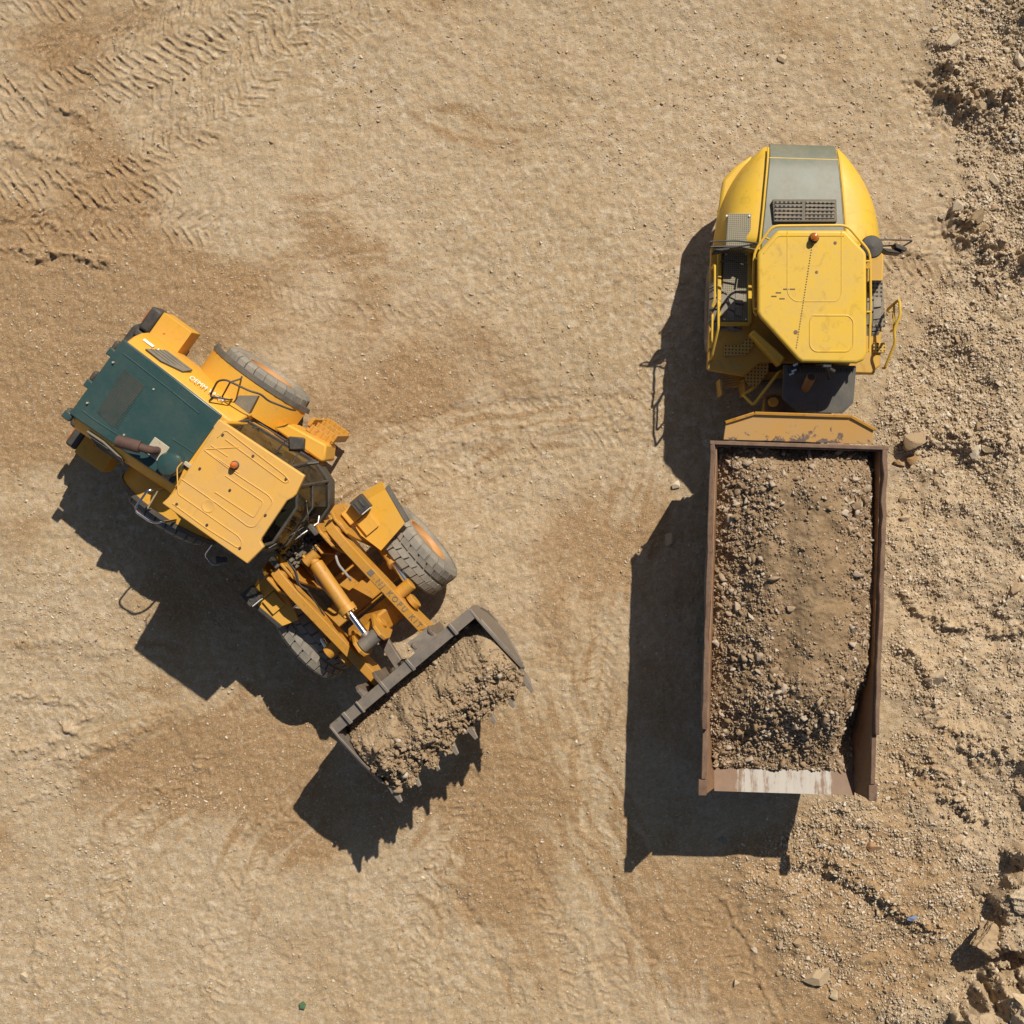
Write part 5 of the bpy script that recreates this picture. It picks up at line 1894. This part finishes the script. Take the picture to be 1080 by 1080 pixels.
Zs += .07 * fbm(X, Y, .8, 3, 231) + (.020 + .030 * np.clip(left, 0, 1)) * fbm(X, Y, .2, 4, 235, .6) + .012 * fbm(X, Y, .06, 3, 239)
Fl = np.where(X > -1.7, 1.22, 1.22 + (-1.7 - X) * .62)
Zs = np.maximum(Zs, Fl + .03)
P = np.stack([X.ravel(), Y.ravel(), Zs.ravel()], 1)
bot = P.copy()
bot[:, 2] = Fl.ravel() + .022
wallin = 1.225 + (1.40 - 1.225) * np.clip((bot[:, 2] - Fl.ravel()) / 1.2, 0, 1) - .03
bot[:, 1] = np.clip(bot[:, 1], -wallin, wallin)
n = len(P)
Fq = grid_faces(nu, nv)
idx = np.arange(n).reshape(nv, nu)
loop = np.concatenate([idx[0, :], idx[1:, -1], idx[-1, -2::-1], idx[-2:0:-1, 0]])
sk = np.stack([loop, np.roll(loop, 1), np.roll(loop, 1) + n, loop + n], 1)
np_mesh('gravel_mound', to_w(np.concatenate([P, bot]), MT), np.concatenate([Fq, Fq[:, ::-1] + n, sk]), 'load_earth', smooth=True, parent=GP, root=GP)
q = np.random.default_rng(41)
lf = np.clip(left, 0, 1).ravel()
fr = sstep(1.7, 2.6, X).ravel()
cov = np.clip(.16 + .75 * lf + .7 * fr + .35 * fbm(X, Y, .5, 3, 247).ravel(), .06, 1)
vs, fs, off = [], [], 0
for N, s0, s1, tv, tf, pw, sd_ in ((11000, .008, .024, TV1, TF1, .9, 1), (6500, .017, .048, TVA, TF2, 2.0, 2), (520, .045, .105, TVA, TF2, 3.0, 3)):
    k = q.integers(0, n, N * 3)
    k = k[q.uniform(0, 1, len(k)) < cov[k] ** pw][:N]
    S = s0 + (s1 - s0) * q.uniform(0, 1, len(k)) ** 2
    PP = P[k] + np.stack([q.uniform(-.012, .012, len(k)), q.uniform(-.012, .012, len(k)), S * .25], 1)
    PP[:, 1] = np.clip(PP[:, 1], -1.36 + S, 1.36 - S)
    V, F = scatter(to_w(PP, MT), S, tv, tf, 42 + sd_, .95)
    vs.append(V); fs.append(F + off); off += len(V)
o = np_mesh('broken_stone', np.concatenate(vs), np.concatenate(fs), 'load_stone', parent=GP, root=GP)
tag(o, kind='stuff')


# ---------------------------------------------------------------- litter
def scrap(name, px, py, pts, mat, label):
    c = W(px, py)
    z0 = float(gz(c.x, c.y))
    mb = MB(Matrix.Translation((c.x, c.y, z0 + .03)))
    q = random.Random(px)
    top = [(a, b, .02 + q.uniform(0, .05)) for a, b in pts]
    mb.loft([[(a, b, c_ - .008) for a, b, c_ in top], top])
    o = obj(name, mb, mat, None, smooth=0)
    return tag(o, label, 'litter')


scrap('plastic_scrap', 960, 964, [(-.11, -.04), (-.02, -.07), (.04, -.02), (.11, .02), (.05, .05), (-.03, .03), (-.09, .02)], 'blue_plastic', 'crumpled scrap of pale blue plastic in the rubble below the truck')
scrap('plastic_scrap', 320, 1059, [(-.05, -.05), (.05, -.06), (.07, .02), (.01, .09), (-.06, .04)], 'green_plastic', 'small dark green scrap lying on bare ground at the bottom edge')

# ------------------------------------------------------------------ light, sky, camera
sx, sy = -.50, -.833                # where a metre of height throws its shadow
elev = math.atan2(1.0, math.hypot(sx, sy))
azi = math.atan2(-sx, -sy)          # clockwise from +y
w = bpy.data.worlds.new('World')
SC.world = w
w.use_nodes = True
nt = w.node_tree
sk_ = nt.nodes.new('ShaderNodeTexSky')
sk_.sky_type = 'NISHITA'
sk_.sun_disc = False
sk_.sun_elevation = elev
sk_.sun_rotation = azi
bg = nt.nodes['Background']
bg.inputs['Strength'].default_value = .05
nt.links.new(sk_.outputs['Color'], bg.inputs['Color'])

sl_ = bpy.data.lights.new('sun', 'SUN')
sl_.energy = 4.6
sl_.angle = R_(.5)
sl_.color = (1.0, .93, .82)
so = bpy.data.objects.new('sun', sl_)
COL.objects.link(so)
so.location = (20, 30, 40)
so.rotation_euler = Vector((sx, sy, -1)).to_track_quat('-Z', 'Y').to_euler()

cd = bpy.data.cameras.new('camera')
cd.sensor_width = 36
cd.lens = 36 * G * H / 1080
cd.shift_x = -(NX - 540) / 1080
cd.shift_y = -(540 - NY) / 1080
cd.clip_end = 3000
co = bpy.data.objects.new('camera', cd)
COL.objects.link(co)
co.location = (0, 0, H)
SC.camera = co
SC.view_settings.view_transform = 'Standard'
SC.view_settings.look = 'None'
SC.view_settings.exposure = 0.16
SC.view_settings.gamma = 1.0
